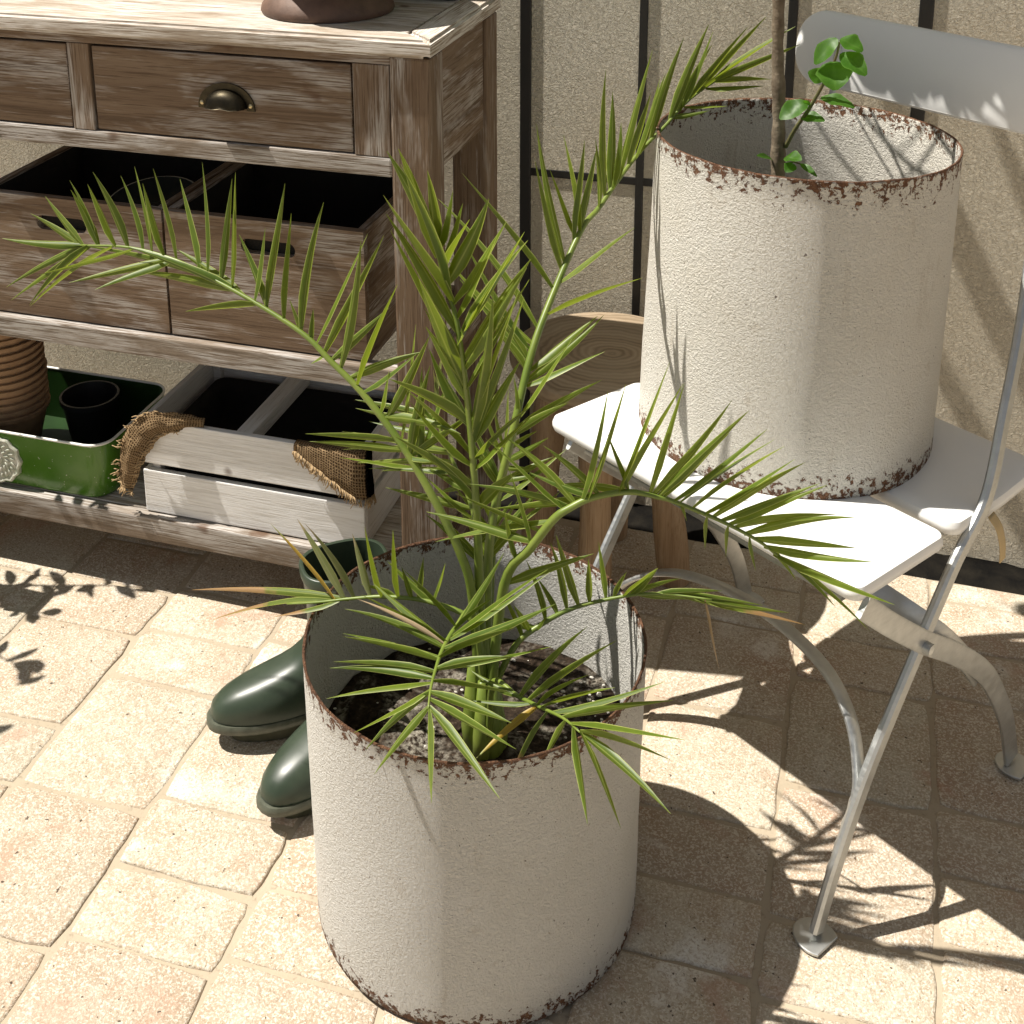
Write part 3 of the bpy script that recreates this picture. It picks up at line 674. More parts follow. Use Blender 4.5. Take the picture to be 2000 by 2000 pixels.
# ------------------------------------------------------------------ pull-out wooden crates on the middle shelf
def slot_board(mb, x0, x1, y0, y1, z0, z1, sx0, sx1, sz0, sz1):
    """front board with a rounded hand slot"""
    r = (sz1-sz0)/2; zc = (sz0+sz1)/2; hole = []
    for i in range(9): t = pi/2+pi*i/8; hole.append((sx0+r+r*cos(t), zc+r*sin(t)))
    for i in range(9): t = -pi/2+pi*i/8; hole.append((sx1-r+r*cos(t), zc+r*sin(t)))
    n = len(hole); outer = []
    cxx = (sx0+sx1)/2
    for hx_, hz_ in hole:                     # radial match to the rectangle
        dx, dz = hx_-cxx, hz_-zc
        k = min(((x1-cxx)/dx if dx > 0 else (x0-cxx)/dx) if abs(dx) > 1e-6 else 1e9, ((z1-zc)/dz if dz > 0 else (z0-zc)/dz) if abs(dz) > 1e-6 else 1e9)
        outer.append((cxx+dx*k, zc+dz*k))
    # add the rectangle's corners by snapping nearest
    for cx_, cz_ in ((x0, z0), (x0, z1), (x1, z0), (x1, z1)):
        i = min(range(n), key=lambda q: hypot(outer[q][0]-cx_, outer[q][1]-cz_)); outer[i] = (cx_, cz_)
    vs = [(a, y0, b_) for a, b_ in outer]+[(a, y0, b_) for a, b_ in hole]+[(a, y1, b_) for a, b_ in outer]+[(a, y1, b_) for a, b_ in hole]
    fs = []
    for i in range(n):
        j = (i+1) % n
        fs += [(i, j, n+j, n+i), (2*n+j, 2*n+i, 3*n+i, 3*n+j), (n+i, n+j, 3*n+j, 3*n+i), (j, i, 2*n+i, 2*n+j)]
    mb.faces(vs, fs)
def crate(x0, x1, sl0, sl1, label):
    c = thing('storage_crate', label, 'crate', ((x0+x1)/2, .56, .4752), 0, 'open wooden crates on the middle shelf')
    z0, z1 = .4752, .6845; y0, y1 = .418, .706; t = .014
    mb = MB(); slot_board(mb, x0, x1, y0, y0+t, z0+.003, z1, sl0, sl1, .630, .654); makeW('front_board', mb, 'wx', c)
    board('back_board', x0, x1, y1-t, y1, z0+.003, z1, 'wx', .0015, c)
    for a in (x0, x1-t): board('side_board', a, a+t, y0+t+.0003, y1-t-.0003, z0+.003, z1, 'wy', .0015, c)
    board('floor_board', x0+t+.0004, x1-t-.0004, y0+t+.0004, y1-t-.0004, z0+.003, z0+.012, 'wx', .0008, c)
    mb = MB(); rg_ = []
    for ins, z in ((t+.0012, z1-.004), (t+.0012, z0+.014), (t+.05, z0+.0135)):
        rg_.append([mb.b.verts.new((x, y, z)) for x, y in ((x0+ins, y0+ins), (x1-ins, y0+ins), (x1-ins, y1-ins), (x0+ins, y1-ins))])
    mb.rings(rg_, True, False); mb.b.faces.new(rg_[-1]); makeW('inner_shade', mb, 'dark', c)  # added sheet; the shade inside the crate is put into its colour
    return c
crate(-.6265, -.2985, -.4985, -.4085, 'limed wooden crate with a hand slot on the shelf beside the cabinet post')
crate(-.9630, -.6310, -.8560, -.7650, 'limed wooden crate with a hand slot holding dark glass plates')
for i, (x_, y_, z_, r) in enumerate(((-.745, .575, .600, .088), (-.735, .568, .616, .080))):
    mb = MB(); mb.lathe([(.001, 0), (r*.6, 0), (r*.75, .004), (r, .018), (r+.001, .020), (r-.002, .0205), (r*.74, .0072), (r*.58, .003), (.001, .003)], 40)
    bmesh.ops.rotate(mb.b, verts=mb.b.verts[:], cent=(0, 0, 0), matrix=Matrix.Rotation(radians(10+4*i), 3, 'X'))
    bmesh.ops.translate(mb.b, verts=mb.b.verts[:], vec=(x_, y_, z_))
    tag(makeW('plate', mb, 'glass_dark', None, smooth=True, angle=40), ('lower wide dark glass plate lying on the black box in the slotted crate', 'upper small dark glass plate lying on another plate in the slotted crate')[i], 'plate', 'plates in the crate')
mb = MB(); mb.box(-.84, -.66, .50, .66, .4880, .6005, .004)
tag(makeW('storage_box', mb, 'black_plastic', None), 'black plastic box under the glass plates in the slotted crate', 'box')

# ------------------------------------------------------------------ things on the cabinet top
mb = MB(); mb.lathe([(.060, .0), (.099, .0), (.101, .004), (.099, .012), (.088, .026), (.066, .042), (.050, .056), (.046, .07), (.060, .10), (.105, .145), (.135, .175), (.138, .18), (.132, .18), (.10, .15), (.05, .11), (.001, .105)], 56)
bmesh.ops.translate(mb.b, verts=mb.b.verts[:], vec=(-.402, .558, .9824))
tag(makeW('pedestal_bowl', mb, 'brown_iron', None, smooth=True, angle=45), 'rusty brown pedestal bowl standing on the cabinet top', 'bowl')
mb = MB(); mb.box(-.36, -.235, .668, .728, .9826, 1.12, .004)
tag(makeW('metal_box', mb, 'slate', None), 'dark grey metal box at the back corner of the cabinet top', 'box')

# ------------------------------------------------------------------ green planter tin on the bottom shelf
SZ = .1470
tin = thing('planter_tin', 'glossy green enamel planter tin with pale round emblem on the bottom shelf', 'planter', (-.96, .53, SZ))
def rrect(x0, x1, y0, y1, r, n=6):
    o = []
    for cx_, cy_, a in ((x1-r, y1-r, 0), (x0+r, y1-r, pi/2), (x0+r, y0+r, pi), (x1-r, y0+r, 3*pi/2)):
        for i in range(n+1): t = a+pi/2*i/n; o.append((cx_+r*cos(t), cy_+r*sin(t)))
    return o
mb = MB(); rings = []
for ins, z in ((.012, .0005), (.008, .003), (.006, .008), (.0, .104), (.0015, .1045), (.0075, .009), (.04, .007)):
    rings.append([mb.b.verts.new((x, y, SZ+z)) for x, y in rrect(-1.16+ins, -.772-ins, .416+ins, .640-ins, .036)])
mb.rings(rings[:5], True, False); mb.b.faces.new(rings[0][::-1]); mb.mi = 1; mb.rings(rings[4:], True, False); mb.b.faces.new(rings[-1]).material_index = 1
makeW('tin_body', mb, ['green_tin', 'tin_inside'], tin, smooth=True, angle=50)
mb = MB(); loop = [(x, y, SZ+.1055) for x, y in rrect(-1.16, -.772, .416, .640, .036)]; mb.tube(loop+[loop[0]], .0024, 8, False)
makeW('rolled_rim', mb, 'white_rim', tin, smooth=True)
ex, ez, ey = -.978, .1995, .4155
mb = MB(); n = 48; rings = []
for r, y in ((.043, ey+.004), (.043, ey-.002), (.040, ey-.0035), (.036, ey-.0015), (.035, ey-.0015)):
    rings.append([mb.b.verts.new((ex+r*(1+.045*cos(12*2*pi*k/n))*cos(2*pi*k/n), y, ez+r*(1+.045*cos(12*2*pi*k/n))*sin(2*pi*k/n))) for k in range(n)])
mb.rings(rings, True, True)
em = makeW('emblem', mb, 'cream', tin, smooth=True, angle=40)
mb = MB()
for ring, (cnt, r0, ln) in enumerate(((14, .013, .010), (20, .024, .010))):
    for k in range(cnt):
        a = 2*pi*(k+.5*ring)/cnt; c = Vector((ex+(r0+ln/2)*cos(a), ey-.0022, ez+(r0+ln/2)*sin(a)))
        t = bmesh.new(); bmesh.ops.create_uvsphere(t, u_segments=8, v_segments=5, radius=1)
        mb.join(t, Matrix.Translation(c) @ Matrix.Rotation(-a+.5, 4, 'Y') @ Matrix.Diagonal((ln*.55, .0016, .0022, 1)))
t = bmesh.new(); bmesh.ops.create_uvsphere(t, u_segments=12, v_segments=6, radius=1); mb.join(t, Matrix.Translation((ex, ey-.002, ez)) @ Matrix.Diagonal((.008, .002, .008, 1)))
makeW('leaf_relief', mb, 'cream', em, smooth=True)
# stacked fibre pots inside it
pot_me = None
for i in range(13):
    z = SZ+.010+i*.0135
    if pot_me is None:
        b = MB(); b.lathe([(.001, 0), (.044, 0), (.046, .003), (.066, .078), (.070, .079), (.071, .086), (.066, .0865), (.062, .078), (.043, .006), (.001, .006)], 40)
        o = make('fibre_pot', b, 'paper', None, org=(0, 0, 0), smooth=True, angle=40); pot_me = o.data
    else: o = link('fibre_pot', pot_me)
    o.location = (-1.030+rnd(-.0012, .0012), .520+rnd(-.0012, .0012), z)
    o.rotation_euler = (0, 0, rnd(0, 6))
    tag(o, 'tan fibre plant pot nested in the stack standing in the green tin' if i < 12 else 'topmost open tan fibre pot of the stack standing in the green tin', 'plant pot', 'stack of nested fibre pots')
mb = MB(); mb.lathe([(.001, 0), (.036, 0), (.049, .085), (.052, .085), (.052, .094), (.048, .094), (.035, .004), (.001, .004)], 36)
bmesh.ops.translate(mb.b, verts=mb.b.verts[:], vec=(-.902, .578, SZ+.0078)); tag(makeW('nursery_pot', mb, 'black_plastic', None, smooth=True, angle=40), 'black plastic nursery pot standing in the green tin', 'plant pot')

# ------------------------------------------------------------------ white slatted crate with burlap on the bottom shelf
wc = thing('slatted_crate', 'white painted slatted crate lined with burlap on the bottom shelf', 'crate', (-.507, .55, SZ))
X0, X1, Y0, Y1 = -.702, -.3125, .420, .672
def wslat(name, x0, x1, y0, y1, z0, z1, m='wwhite'):
    return board(name, x0, x1, y0, y1, z0, z1, m, .002, wc)
for a, b_ in ((SZ+.0006, .2245), (.2375, .3165)):
    wslat('slat', X0, X1, Y0, Y0+.011, a, b_); wslat('slat', X0, X1, Y1-.011, Y1, a, b_)
    for x_ in (X0+.0003, X1-.0113): wslat('slat', x_, x_+.011, Y0+.0115, Y1-.0115, a, b_+0 if b_ < .25 else b_-.0002, 'wwhite_y')
for x_ in (X0+.012, X1-.026):
    for y_ in (Y0+.0115, Y1-.0255): board('corner_post', x_, x_+.014, y_, y_+.014, SZ+.0007, .312, 'wwhite', .0015, wc)
wslat('divider', -.536, -.508, Y0+.0118, Y1-.0118, .286, .3120, 'wwhite_y')
board('floor_slat', X0+.0115, X1-.0115, Y0+.0118, Y1-.0118, SZ+.0008, SZ+.009, 'wwhite', .001, wc)
# liner: burlap sack standing inside, dark within
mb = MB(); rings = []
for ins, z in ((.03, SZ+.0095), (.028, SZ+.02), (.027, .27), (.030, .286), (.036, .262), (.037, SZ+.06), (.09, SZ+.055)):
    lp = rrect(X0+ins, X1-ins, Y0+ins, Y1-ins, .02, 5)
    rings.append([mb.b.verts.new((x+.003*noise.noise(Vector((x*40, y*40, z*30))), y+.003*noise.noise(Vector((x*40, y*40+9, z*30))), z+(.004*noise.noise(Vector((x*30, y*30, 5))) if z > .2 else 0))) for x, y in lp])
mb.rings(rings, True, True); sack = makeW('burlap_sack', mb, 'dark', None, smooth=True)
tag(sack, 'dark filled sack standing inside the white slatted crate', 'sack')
def cloth(name, grid, mat, label, fringe=None):
    rows, cols = len(grid), len(grid[0]); m_ = rows//2
    US = [0]; VS = [0]
    for j in range(1, cols): US.append(US[-1]+(Vector(grid[m_][j])-Vector(grid[m_][j-1])).length)
    for i in range(1, rows): VS.append(VS[-1]+(Vector(grid[i][cols//2])-Vector(grid[i-1][cols//2])).length)
    mb = MB(); uv = mb.b.loops.layers.uv.new('UVMap'); V = [[mb.b.verts.new(p) for p in r] for r in grid]
    for i in range(rows-1):
        for j in range(cols-1):
            f = mb.b.faces.new((V[i][j], V[i][j+1], V[i+1][j+1], V[i+1][j]))
            for lp, (a, b_) in zip(f.loops, ((i, j), (i, j+1), (i+1, j+1), (i+1, j))): lp[uv].uv = (US[b_], VS[a])
    c = thing(name, label, 'cloth', tuple((Vector(grid[0][0])+Vector(grid[-1][-1]))/2), 0, 'burlap flaps over the white crate')
    bmesh.ops.solidify(mb.b, geom=mb.b.faces[:], thickness=.0018)
    makeW('weave', mb, mat, c, smooth=True)
    if fringe:
        fb = MB()
        for p, d in fringe:
            p = Vector(p); d = Vector(d); q = [p, p+d*.5+Vector((rnd(-.003, .003), rnd(-.003, .001), rnd(-.002, .002))), p+d+Vector((rnd(-.004, .004), rnd(-.004, .002), rnd(-.003, .003)))]
            fb.tube(q, [.0011, .0010, .0006], 5)
        fo = makeW('fringe', fb, 'straw', c, smooth=True); tag(fo, kind='stuff')
def bil(A, B, C, D, u, v): return (Vector(A)*(1-u)+Vector(B)*u)*(1-v)+(Vector(D)*(1-u)+Vector(C)*u)*v
# flap over the right front corner
grid = []; fr = []
NU, NV = 18, 12
for j in range(NV+1):
    v = j/NV; row = []
    for i in range(NU+1):
        u = i/NU
        # from inside the crate, over the front edge, down the front; u runs along the edge to the corner and round it
        x = -.425+.122*u; drop = max(0, (u-.05))*.085
        L = .034+drop; s_ = v*L
        edge = .020
        if s_ < edge: y = Y0+.018-(s_/edge)*.023; z = .3195+.0035*sin(pi*s_/edge)-.006*(1-s_/edge)
        else: y = Y0-.006-.004*sin((s_-edge)*40)-.003*noise.noise(Vector((x*60, s_*50, 1))); z = .3195-(s_-edge)
        if u > .86: y += (u-.86)*.28; x = X1+.004
        z += .0025*noise.noise(Vector((x*70, s_*60, 3)))
        row.append((x, y, z))
    grid.append(row)
for i in range(NU):
    for k in range(9):
        t = rnd(0, 1); p = Vector(grid[-1][i]).lerp(Vector(grid[-1][i+1]), t); fr.append((p+Vector((0, -.001, .003)), (rnd(-.004, .006), rnd(-.004, .001), -rnd(.008, .016))))
cloth('burlap_flap', grid, 'burlap', 'frayed burlap flap hanging over the right front corner of the white crate', fr)
# flap over the left front corner, twisted and hanging down outside
grid = []; fr = []
path = smooth_poly([(-.585, .428, .3215), (-.628, .418, .3235), (-.668, .412, .316), (-.694, .408, .292), (-.709, .405, .262), (-.718, .405, .228), (-.727, .408, .196)], 6)
wid = [.020, .030, .044, .052, .046, .036, .027]
n = len(path)
for i, p in enumerate(path):
    f = i/(n-1)*(len(wid)-1); k = min(int(f), len(wid)-2); wd = wid[k]*(1-(f-k))+wid[k+1]*(f-k); row = []
    t = (path[min(i+1, n-1)]-path[max(i-1, 0)]).normalized(); side = Vector((0, 1, 0)).cross(t).normalized()
    for j in range(9):
        a = (j/8-.5); bend = (1-(2*a)**2)
        q = p+side*(a*wd)+Vector((0, -.007*bend**2-.006*noise.noise(Vector((i*.35, j*.55, 8)))-.002*noise.noise(Vector((i*.6, j*.8, 0))), .001*sin(i*1.7+j)))
        row.append(q)
    grid.append(row)
for i in range(6, n):
    for k in range(4):
        p = Vector(grid[i][random.choice((0, 0, 8))]); fr.append((p, (rnd(-.012, -.003), rnd(-.003, .001), rnd(-.006, .001))))
for k in range(22): fr.append((Vector(grid[-1][random.randrange(9)]), (rnd(-.006, .004), rnd(-.004, .002), -rnd(.004, .012))))
cloth('burlap_flap', grid, 'burlap', 'twisted burlap flap hanging off the left front corner of the white crate', fr)

# ------------------------------------------------------------------ rubber boots
def boot(loc, rotz, label, mirror=1):
    r = thing('rubber_boot', label, 'boot', loc, rotz, 'pair of green rubber boots')
    # +x is the toe; origin under the toe tip
    def outline(x0, x1, wf, n=36, k=0.0):
        L = x1-x0; o = []
        for i in range(n):
            t = 2*pi*i/n; c = cos(t); s_ = sin(t)
            x = (x0+x1)/2+L/2*(abs(c)**.82)*(1 if c > 0 else -1)
            u = (x-x0)/L
            o.append((x, wf(u)*(abs(s_)**.75)*(1 if s_ > 0 else -1)))
        return o
    foot = lambda u: .030+.0165*sin(pi*min(max((u-.25)/.95, 0), 1))**1.0
    def ring(mb, x0, x1, wf, z, tilt=0):
        return [mb.b.verts.new((x, y*mirror, z+tilt*(x-x0))) for x, y in outline(x0, x1, wf)]
    mb = MB(); R = []
    for ins, z, sp in ((.017, 0, .0), (.014, .017, .0), (.008, .0255, .0)):
        R.append(ring(mb, -.272+ins, -ins*1.7, lambda u: foot(u)-ins*.75, z))
    mb.rings(R, True, True); so_ = make('tread', mb, 'sole', r, smooth=True, angle=45)
    mb = MB(); R = []
    for ins, z in ((.008, .025), (-.001, .026), (-.004, .029), (-.004, .037), (-.0015, .0405), (.004, .0405)):
        R.append(ring(mb, -.272+ins, -ins, lambda u: foot(u)-ins*.8, z, .012*0))
    mb.rings(R, True, True); make('welt', mb, 'welt', so_, org=None, smooth=True, angle=45)
    so_.children[0].location -= so_.location
    mb = MB(); R = []
    # horizontal slices: z, front x, back x, half width
    sl = [(.0330, -.003, -.270, 1.0), (.040, -.002, -.271, 1.01), (.052, -.006, -.271, 1.0), (.062, -.017, -.270, .95), (.071, -.035, -.268, .89), (.079, -.060, -.266, .84), (.087, -.088, -.264, .81), (.096, -.113, -.262, .80), (.108, -.133, -.260, .82), (.125, -.146, -.259, .86), (.15, -.150, -.259, .90), (.18, -.148, -.261, .93), (.21, -.145, -.263, .96), (.226, -.143, -.265, .98)]
    for z, xf, xb, wsc in sl:
        z += .007
        shaft = min(max((z-.06)/.06, 0), 1)
        wf = lambda u, w_=wsc, h=shaft: (foot(u)*(1-h)+.047*h)*w_
        R.append(ring(mb, xb, xf, wf, z))
    mb.rings(R, True, False); make('upper', mb, 'rubber', r, smooth=True)
    mb = MB(); R = []
    for ins, z in ((.0, .2325), (-.0025, .2335), (-.003, .2465), (-.001, .2485), (.003, .2475), (.005, .233), (.005, .107)):
        R.append(ring(mb, -.265+ins, -.143-ins, lambda u: .046-ins, z))
    for i in range(4): pass
    mb.rings(R, True, False); make('top_band', mb, ['rubber', 'rubber_in'], r, smooth=True, angle=60)
    ch = r.children[-1].data
    for p in ch.polygons:
        if p.index >= 36*4: p.material_index = 1
    return r
boot((-.436, .126, .0046), pi+radians(37), 'dark green rubber boot behind the low pot, shaft opening showing above its rim')
boot((-.292, .004, .0046), pi+radians(64), 'dark green rubber boot of which only the toe shows beside the low pot', -1)

# ------------------------------------------------------------------ pots
def pot_shell(H, Rt, Rb, mat, parent):
    mb = MB(); prof = [(.001, .006), (Rb-.012, .006), (Rb-.010, .0), (Rb-.004, .0), (Rb-.0005, .003), (Rb, .010)]
    for i in range(1, 13): f = i/12; prof.append((Rb+(Rt-Rb)*f, .010+(H-.013)*f))
    prof += [(Rt+.0006, H-.0012), (Rt-.0004, H), (Rt-.0022, H-.0004), (Rt-.003, H-.002)]
    for i in range(1, 10): f = i/9; prof.append((Rt-.003+(Rb-Rt)*f, H-.002-(H-.016)*f))
    prof.append((.001, .014))
    mb.lathe(prof, 128)
    for v in mb.b.verts:
        a = atan2(v.co.y, v.co.x); r = hypot(v.co.x, v.co.y)
        if r > .1:
            d = .0010*noise.noise(Vector((cos(a)*2.2, sin(a)*2.2, v.co.z*7)))+.0005*noise.noise(Vector((cos(a)*9, sin(a)*9, v.co.z*30)))
            v.co.x += d*cos(a); v.co.y += d*sin(a)
            if v.co.z > H-.003: v.co.z += .0011*noise.noise(Vector((cos(a)*7, sin(a)*7, 3)))
    return make('shell', mb, mat, parent, org=(0, 0, 0), smooth=True, angle=60)
def soil_disc(R, z, amp, parent, seed=0):
    mb = MB(); rings = []; seg = 56
    for i in range(1, 15):
        r = R*i/14
        rings.append([mb.b.verts.new((r*cos(2*pi*k/seg), r*sin(2*pi*k/seg), z+amp*noise.noise(Vector((r*cos(2*pi*k/seg)*14, r*sin(2*pi*k/seg)*14, seed)))+amp*.6*noise.noise(Vector((r*cos(2*pi*k/seg)*50, r*sin(2*pi*k/seg)*50, seed))))) for k in range(seg)])
    mb.rings(rings, True, False); mb.b.faces.new(rings[0][::-1])
    return make('soil', mb, 'soil', parent, org=(0, 0, 0), smooth=True)
p1 = thing('metal_planter', 'low round white painted metal pot with rusty rim holding the palm on the paving', 'plant pot', (0, 0, .0046))
pot_shell(.3665, .200, .1965, 'pot1', p1)
soil = soil_disc(.1950, .212, .012, p1)
mb = MB()
for i in range(300):
    if i < 190: a = rnd(-2.6, -1.0); r = rnd(.10, .192)
    elif i < 270: a = rnd(.1, 1.0); r = rnd(.11, .19)
    else: a = rnd(0, 6.28); r = rnd(.03, .19)
    t = bmesh.new(); bmesh.ops.create_icosphere(t, subdivisions=1, radius=rnd(.0010, .0030)*(1.5 if random.random() < .1 else 1))
    for v_ in t.verts: v_.co *= rnd(.7, 1.3)
    mb.join(t, Matrix.Translation((r*cos(a), r*sin(a), (.212)+.010*noise.noise(Vector((r*cos(a)*14, r*sin(a)*14, 0)))+.004)) @ Matrix.Diagonal((1, rnd(.6, 1), rnd(.4, .8), 1)))
tag(make('white_grit', mb, 'grit', soil, org=(0, 0, 0)), kind='stuff')

# ------------------------------------------------------------------ palm
KIND = ['leaf', 'leaf_dry', 'leaf_straw', 'leaf_yellow', 'leaf_pale']
palm = thing('date_palm', 'young green date palm with arching feather fronds growing in the low pot', 'palm', (.012, 0, .212))
def leaflet(B, T, kind, width, frond):
    B = Vector(B); T = Vector(T); D = T-B; L = D.length; t = D.normalized()
    face = Vector((rnd(-1.2, 1.2), rnd(-1.0, .1), rnd(-.1, .9)))
    nrm = (face-t*face.dot(t)).normalized(); sd = t.cross(nrm).normalized()
    n = 9; b = bmesh.new(); lay = b.verts.layers.float_vector.new('blade'); rows = []
    droop = rnd(.0, .055)*L; bow = rnd(-.03, .03)*L; tw = rnd(-.5, .5)
    for i in range(n):
        u = i/(n-1)
        c = D*u-Vector((0, 0, 1))*droop*(u*u-u)*(-1)*0+Vector((0, 0, 1))*droop*4*u*(1-u)*.5+sd*bow*4*u*(1-u)
        w_ = width*(.40+.60*min(u/.22, 1)) if u < .22 else width*(1-((u-.22)/.78)**1.7)
        w_ = max(w_, width*.03)
        a = tw*u; S_ = sd*cos(a)+nrm*sin(a); N_ = nrm*cos(a)-sd*sin(a)
        fold = .85
        row = []
        for v, k in ((-1, .5), (0, 0), (1, .5)):
            q = b.verts.new(c+S_*(v*w_/2)+N_*(-abs(v)*fold*w_/2)); q[lay] = (u, v, 0); row.append(q)
        rows.append(row)
    for i in range(n-1):
        for k in range(2): b.faces.new((rows[i][k], rows[i][k+1], rows[i+1][k+1], rows[i+1][k]))
    me = bpy.data.meshes.new('leaflet'); b.to_mesh(me); b.free(); me.materials.append(MAT[KIND[kind]])
    for p in me.polygons: p.use_smooth = True
    o = link('leaflet', me, frond, B-wloc(frond))
    return o
for fi, (key, leaves) in enumerate(FRONDS):
    key = [(key[0][0]*.6+.006, key[0][1]*.6, .205)]+list(key); pts = smooth_poly(key, 5); n = len(pts); mb = MB()
    r0 = .0072 if fi < 4 else .0050
    rad = [r0*(1-.80*(i/(n-1))**.8) for i in range(n)]
    for i in range(min(6, n)): rad[i] *= 1.0+.5*(1-i/6)
    mb.tube(pts, rad, 8)
    fr_ = makeW('frond', mb, 'rachis', palm, org=key[0], smooth=True)
    wbase = {0: .0112, 1: .0162, 2: .0116, 3: .0102}.get(fi, .0102)
    for B, T, k in leaves:
        L = (Vector(T)-Vector(B)).length
        wd = wbase*rnd(.85, 1.12)*min(1, .55+L*4.5)
        if k == 2: wd *= .6
        leaflet(B, T, k, wd, fr_)
# leaf bases wrapped round the crown
mb = MB()
for i in range(7):
    a = i*2.4; c = Vector((.012+.012*cos(a), .012*sin(a), .200)); mb.tube([c, c+Vector((.006*cos(a), .006*sin(a), .045)), c+Vector((.002*cos(a), .002*sin(a), .10+.01*i))], [.013, .011, .005], 8)
makeW('crown_base', mb, 'rachis', palm, smooth=True)

# ------------------------------------------------------------------ folding chair (local: x = seat width to its left-hand end negative, y = depth)
CH_A = atan2(-.549, .836)
chair = thing('folding_chair', 'white slatted folding chair with galvanised steel frame carrying the tall pot', 'chair', (.420, .035, .0046), CH_A)
TL = -.031                                    # the seat falls towards the back
W_ = .470
def plate(mb, x0, x1, y0, y1, z0, z1, rc, edge, curve=None, n=8):
    """board with rounded plan corners and rounded edges; curve(y) lifts it"""
    rings = []; ref = rrect(x0, x1, y0, y1, rc, n)
    cnt = [max(1, int(hypot(ref[(k+1) % len(ref)][0]-ref[k][0], ref[(k+1) % len(ref)][1]-ref[k][1])/.03)) for k in range(len(ref))]
    for ins, z in ((edge, z0), (edge*.3, z0+edge*.3), (0, z0+edge), (0, z1-edge), (edge*.3, z1-edge*.3), (edge, z1), (edge*3, z1+.0003)):
        loop = []
        base = rrect(x0+ins, x1-ins, y0+ins, y1-ins, max(rc-ins, .002), n)
        # subdivide so the curve shows
        for k in range(len(base)):
            a, b_ = base[k], base[(k+1) % len(base)]; m = cnt[k]
            for q in range(m): loop.append((a[0]+(b_[0]-a[0])*q/m, a[1]+(b_[1]-a[1])*q/m))
        rings.append([mb.b.verts.new((x, y, z+(curve(y) if curve else 0))) for x, y in loop])
    mb.rings(rings, True, False)
    for r in (rings[0][::-1], rings[-1]):
        f = mb.b.faces.new(r); bmesh.ops.triangulate(mb.b, faces=[f])
ZS = .4735
mb = MB(); plate(mb, -.516, -.008, .022, .206, ZS-.0225, ZS, .018, .009, lambda y: TL*(y-.022)); make('seat_slat', mb, 'white_plastic', chair, smooth=True, angle=35)
mb = MB(); plate(mb, -.516, -.012, .226, .430, ZS-.0225, ZS, .018, .009, lambda y: TL*(y-.022)+max(0, y-.30)**2*.9-.0006); make('seat_slat', mb, 'white_plastic', chair, smooth=True, angle=35)
# backrest: rounded board, leaning
mb = MB(); rings = []
for ins, y in ((.004, 0), (.0005, .003), (0, .007), (.0005, .011), (.004, .014)):
    lp = rrect(-.482+ins, .006-ins, .882+ins, .990-ins, .046, 10)
    rings.append([mb.b.verts.new((x, .474+y+(z-.882)*.16-.10*((x+.238)**2)+.006, z)) for x, z in lp])
mb.rings(rings, True, True); make('back_slat', mb, 'white_plastic', chair, smooth=True, angle=40)
E1 = (1, 0, 0)
legA = [(.0, .012), (.030, .09), (.085, .20), (.171, .327), (.235, .415), (.292, .477), (.343, .567), (.402, .66), (.452, .76), (.480, .86), (.491, .945)]
legA[0] = (.0, .012)
legB = [(.034, .4475), (.052, .432), (.086, .402), (.122, .372), (.176, .329), (.236, .286), (.292, .241), (.338, .196), (.376, .142), (.408, .085), (.434, .010)]
for xs in (0.0, -W_):
    off = -.012
    mb = MB(); inb = (lambda z: (1 if xs < -.1 else -1)*.075*min(max((z-.50)/.33, 0), 1)); mb.bar(smooth_poly([(xs+off+inb(z), d, z) for d, z in legA], 5), (0, 1, 0), E1, .021, .011, .3); make('back_leg_bar', mb, 'galv', chair, smooth=True, angle=35)
    mb = MB(); mb.bar(smooth_poly([(xs-.008, d, z) for d, z in legB], 5), (0, 1, 0), E1, .029, .007, .2); make('front_leg_bar', mb, 'galv', chair, smooth=True, angle=35)
    mb = MB(); mb.tube([(xs-.02, .171, .327), (xs+.0045, .171, .327)], .008, 14); mb.tube([(xs+.0045, .171, .327), (xs+.0060, .171, .327)], [.0065, .003], 14); make('pivot_rivet', mb, 'galv', chair, smooth=True, angle=40)
    for fx, fy in ((xs+off, .0), (xs, .434)):
        mb = MB(); R = []
        for r_, z in ((.0235, .0), (.0245, .0012), (.0245, .0038), (.0235, .0048), (.0001, .0049)):
            R.append([mb.b.verts.new((fx+max(min(r_*cos(2*pi*k/28), .62*r_), -1)*1.15, fy+r_*sin(2*pi*k/28)*1.0, z)) for k in range(28)])
        mb.rings(R, True, True); make('foot_plate', mb, 'galv', chair, smooth=True, angle=35)
# welded arches between the legs
def archpts(z0, z1, dfun, x0, x1, n=22):
    o = []
    for i in range(n+1):
        t = pi*i/n; x = (x0+x1)/2+(x1-x0)/2*cos(t)*(abs(cos(t))**-.12 if abs(cos(t)) > .05 else 1); z = z0+(z1-z0)*sin(t)**.85
        o.append((x, dfun(z), z))
    return o
mb = MB(); mb.bar(smooth_poly([(-.0135, .062, .155), (-.020, .075, .185), (-.05, .100, .226), (-.10, .120, .256), (-.165, .129, .272), (-.235, .132, .277), (-.305, .129, .272), (-.37, .120, .256), (-.42, .100, .226), (-.4495, .075, .185), (-.456, .062, .155)], 5), (0, .9, -.3), lambda p: Vector((p.x+.235, 0, (p.z-.13)*1.3)), .020, .007, .3)
make('front_arch', mb, 'galv', chair, smooth=True, angle=35)
mb = MB(); mb.bar(smooth_poly([(-.020, .338, .186), (-.021, .298, .236), (-.03, .245, .295), (-.075, .195, .345), (-.14, .165, .375), (-.235, .155, .385), (-.33, .165, .375), (-.395, .195, .345), (-.44, .245, .295), (-.457, .298, .236), (-.458, .338, .186)], 5), (0, .7, .7), lambda p: Vector((p.x+.235, -(p.z-.19)*.6, (p.z-.19)*.6)), .027, .006, .2)
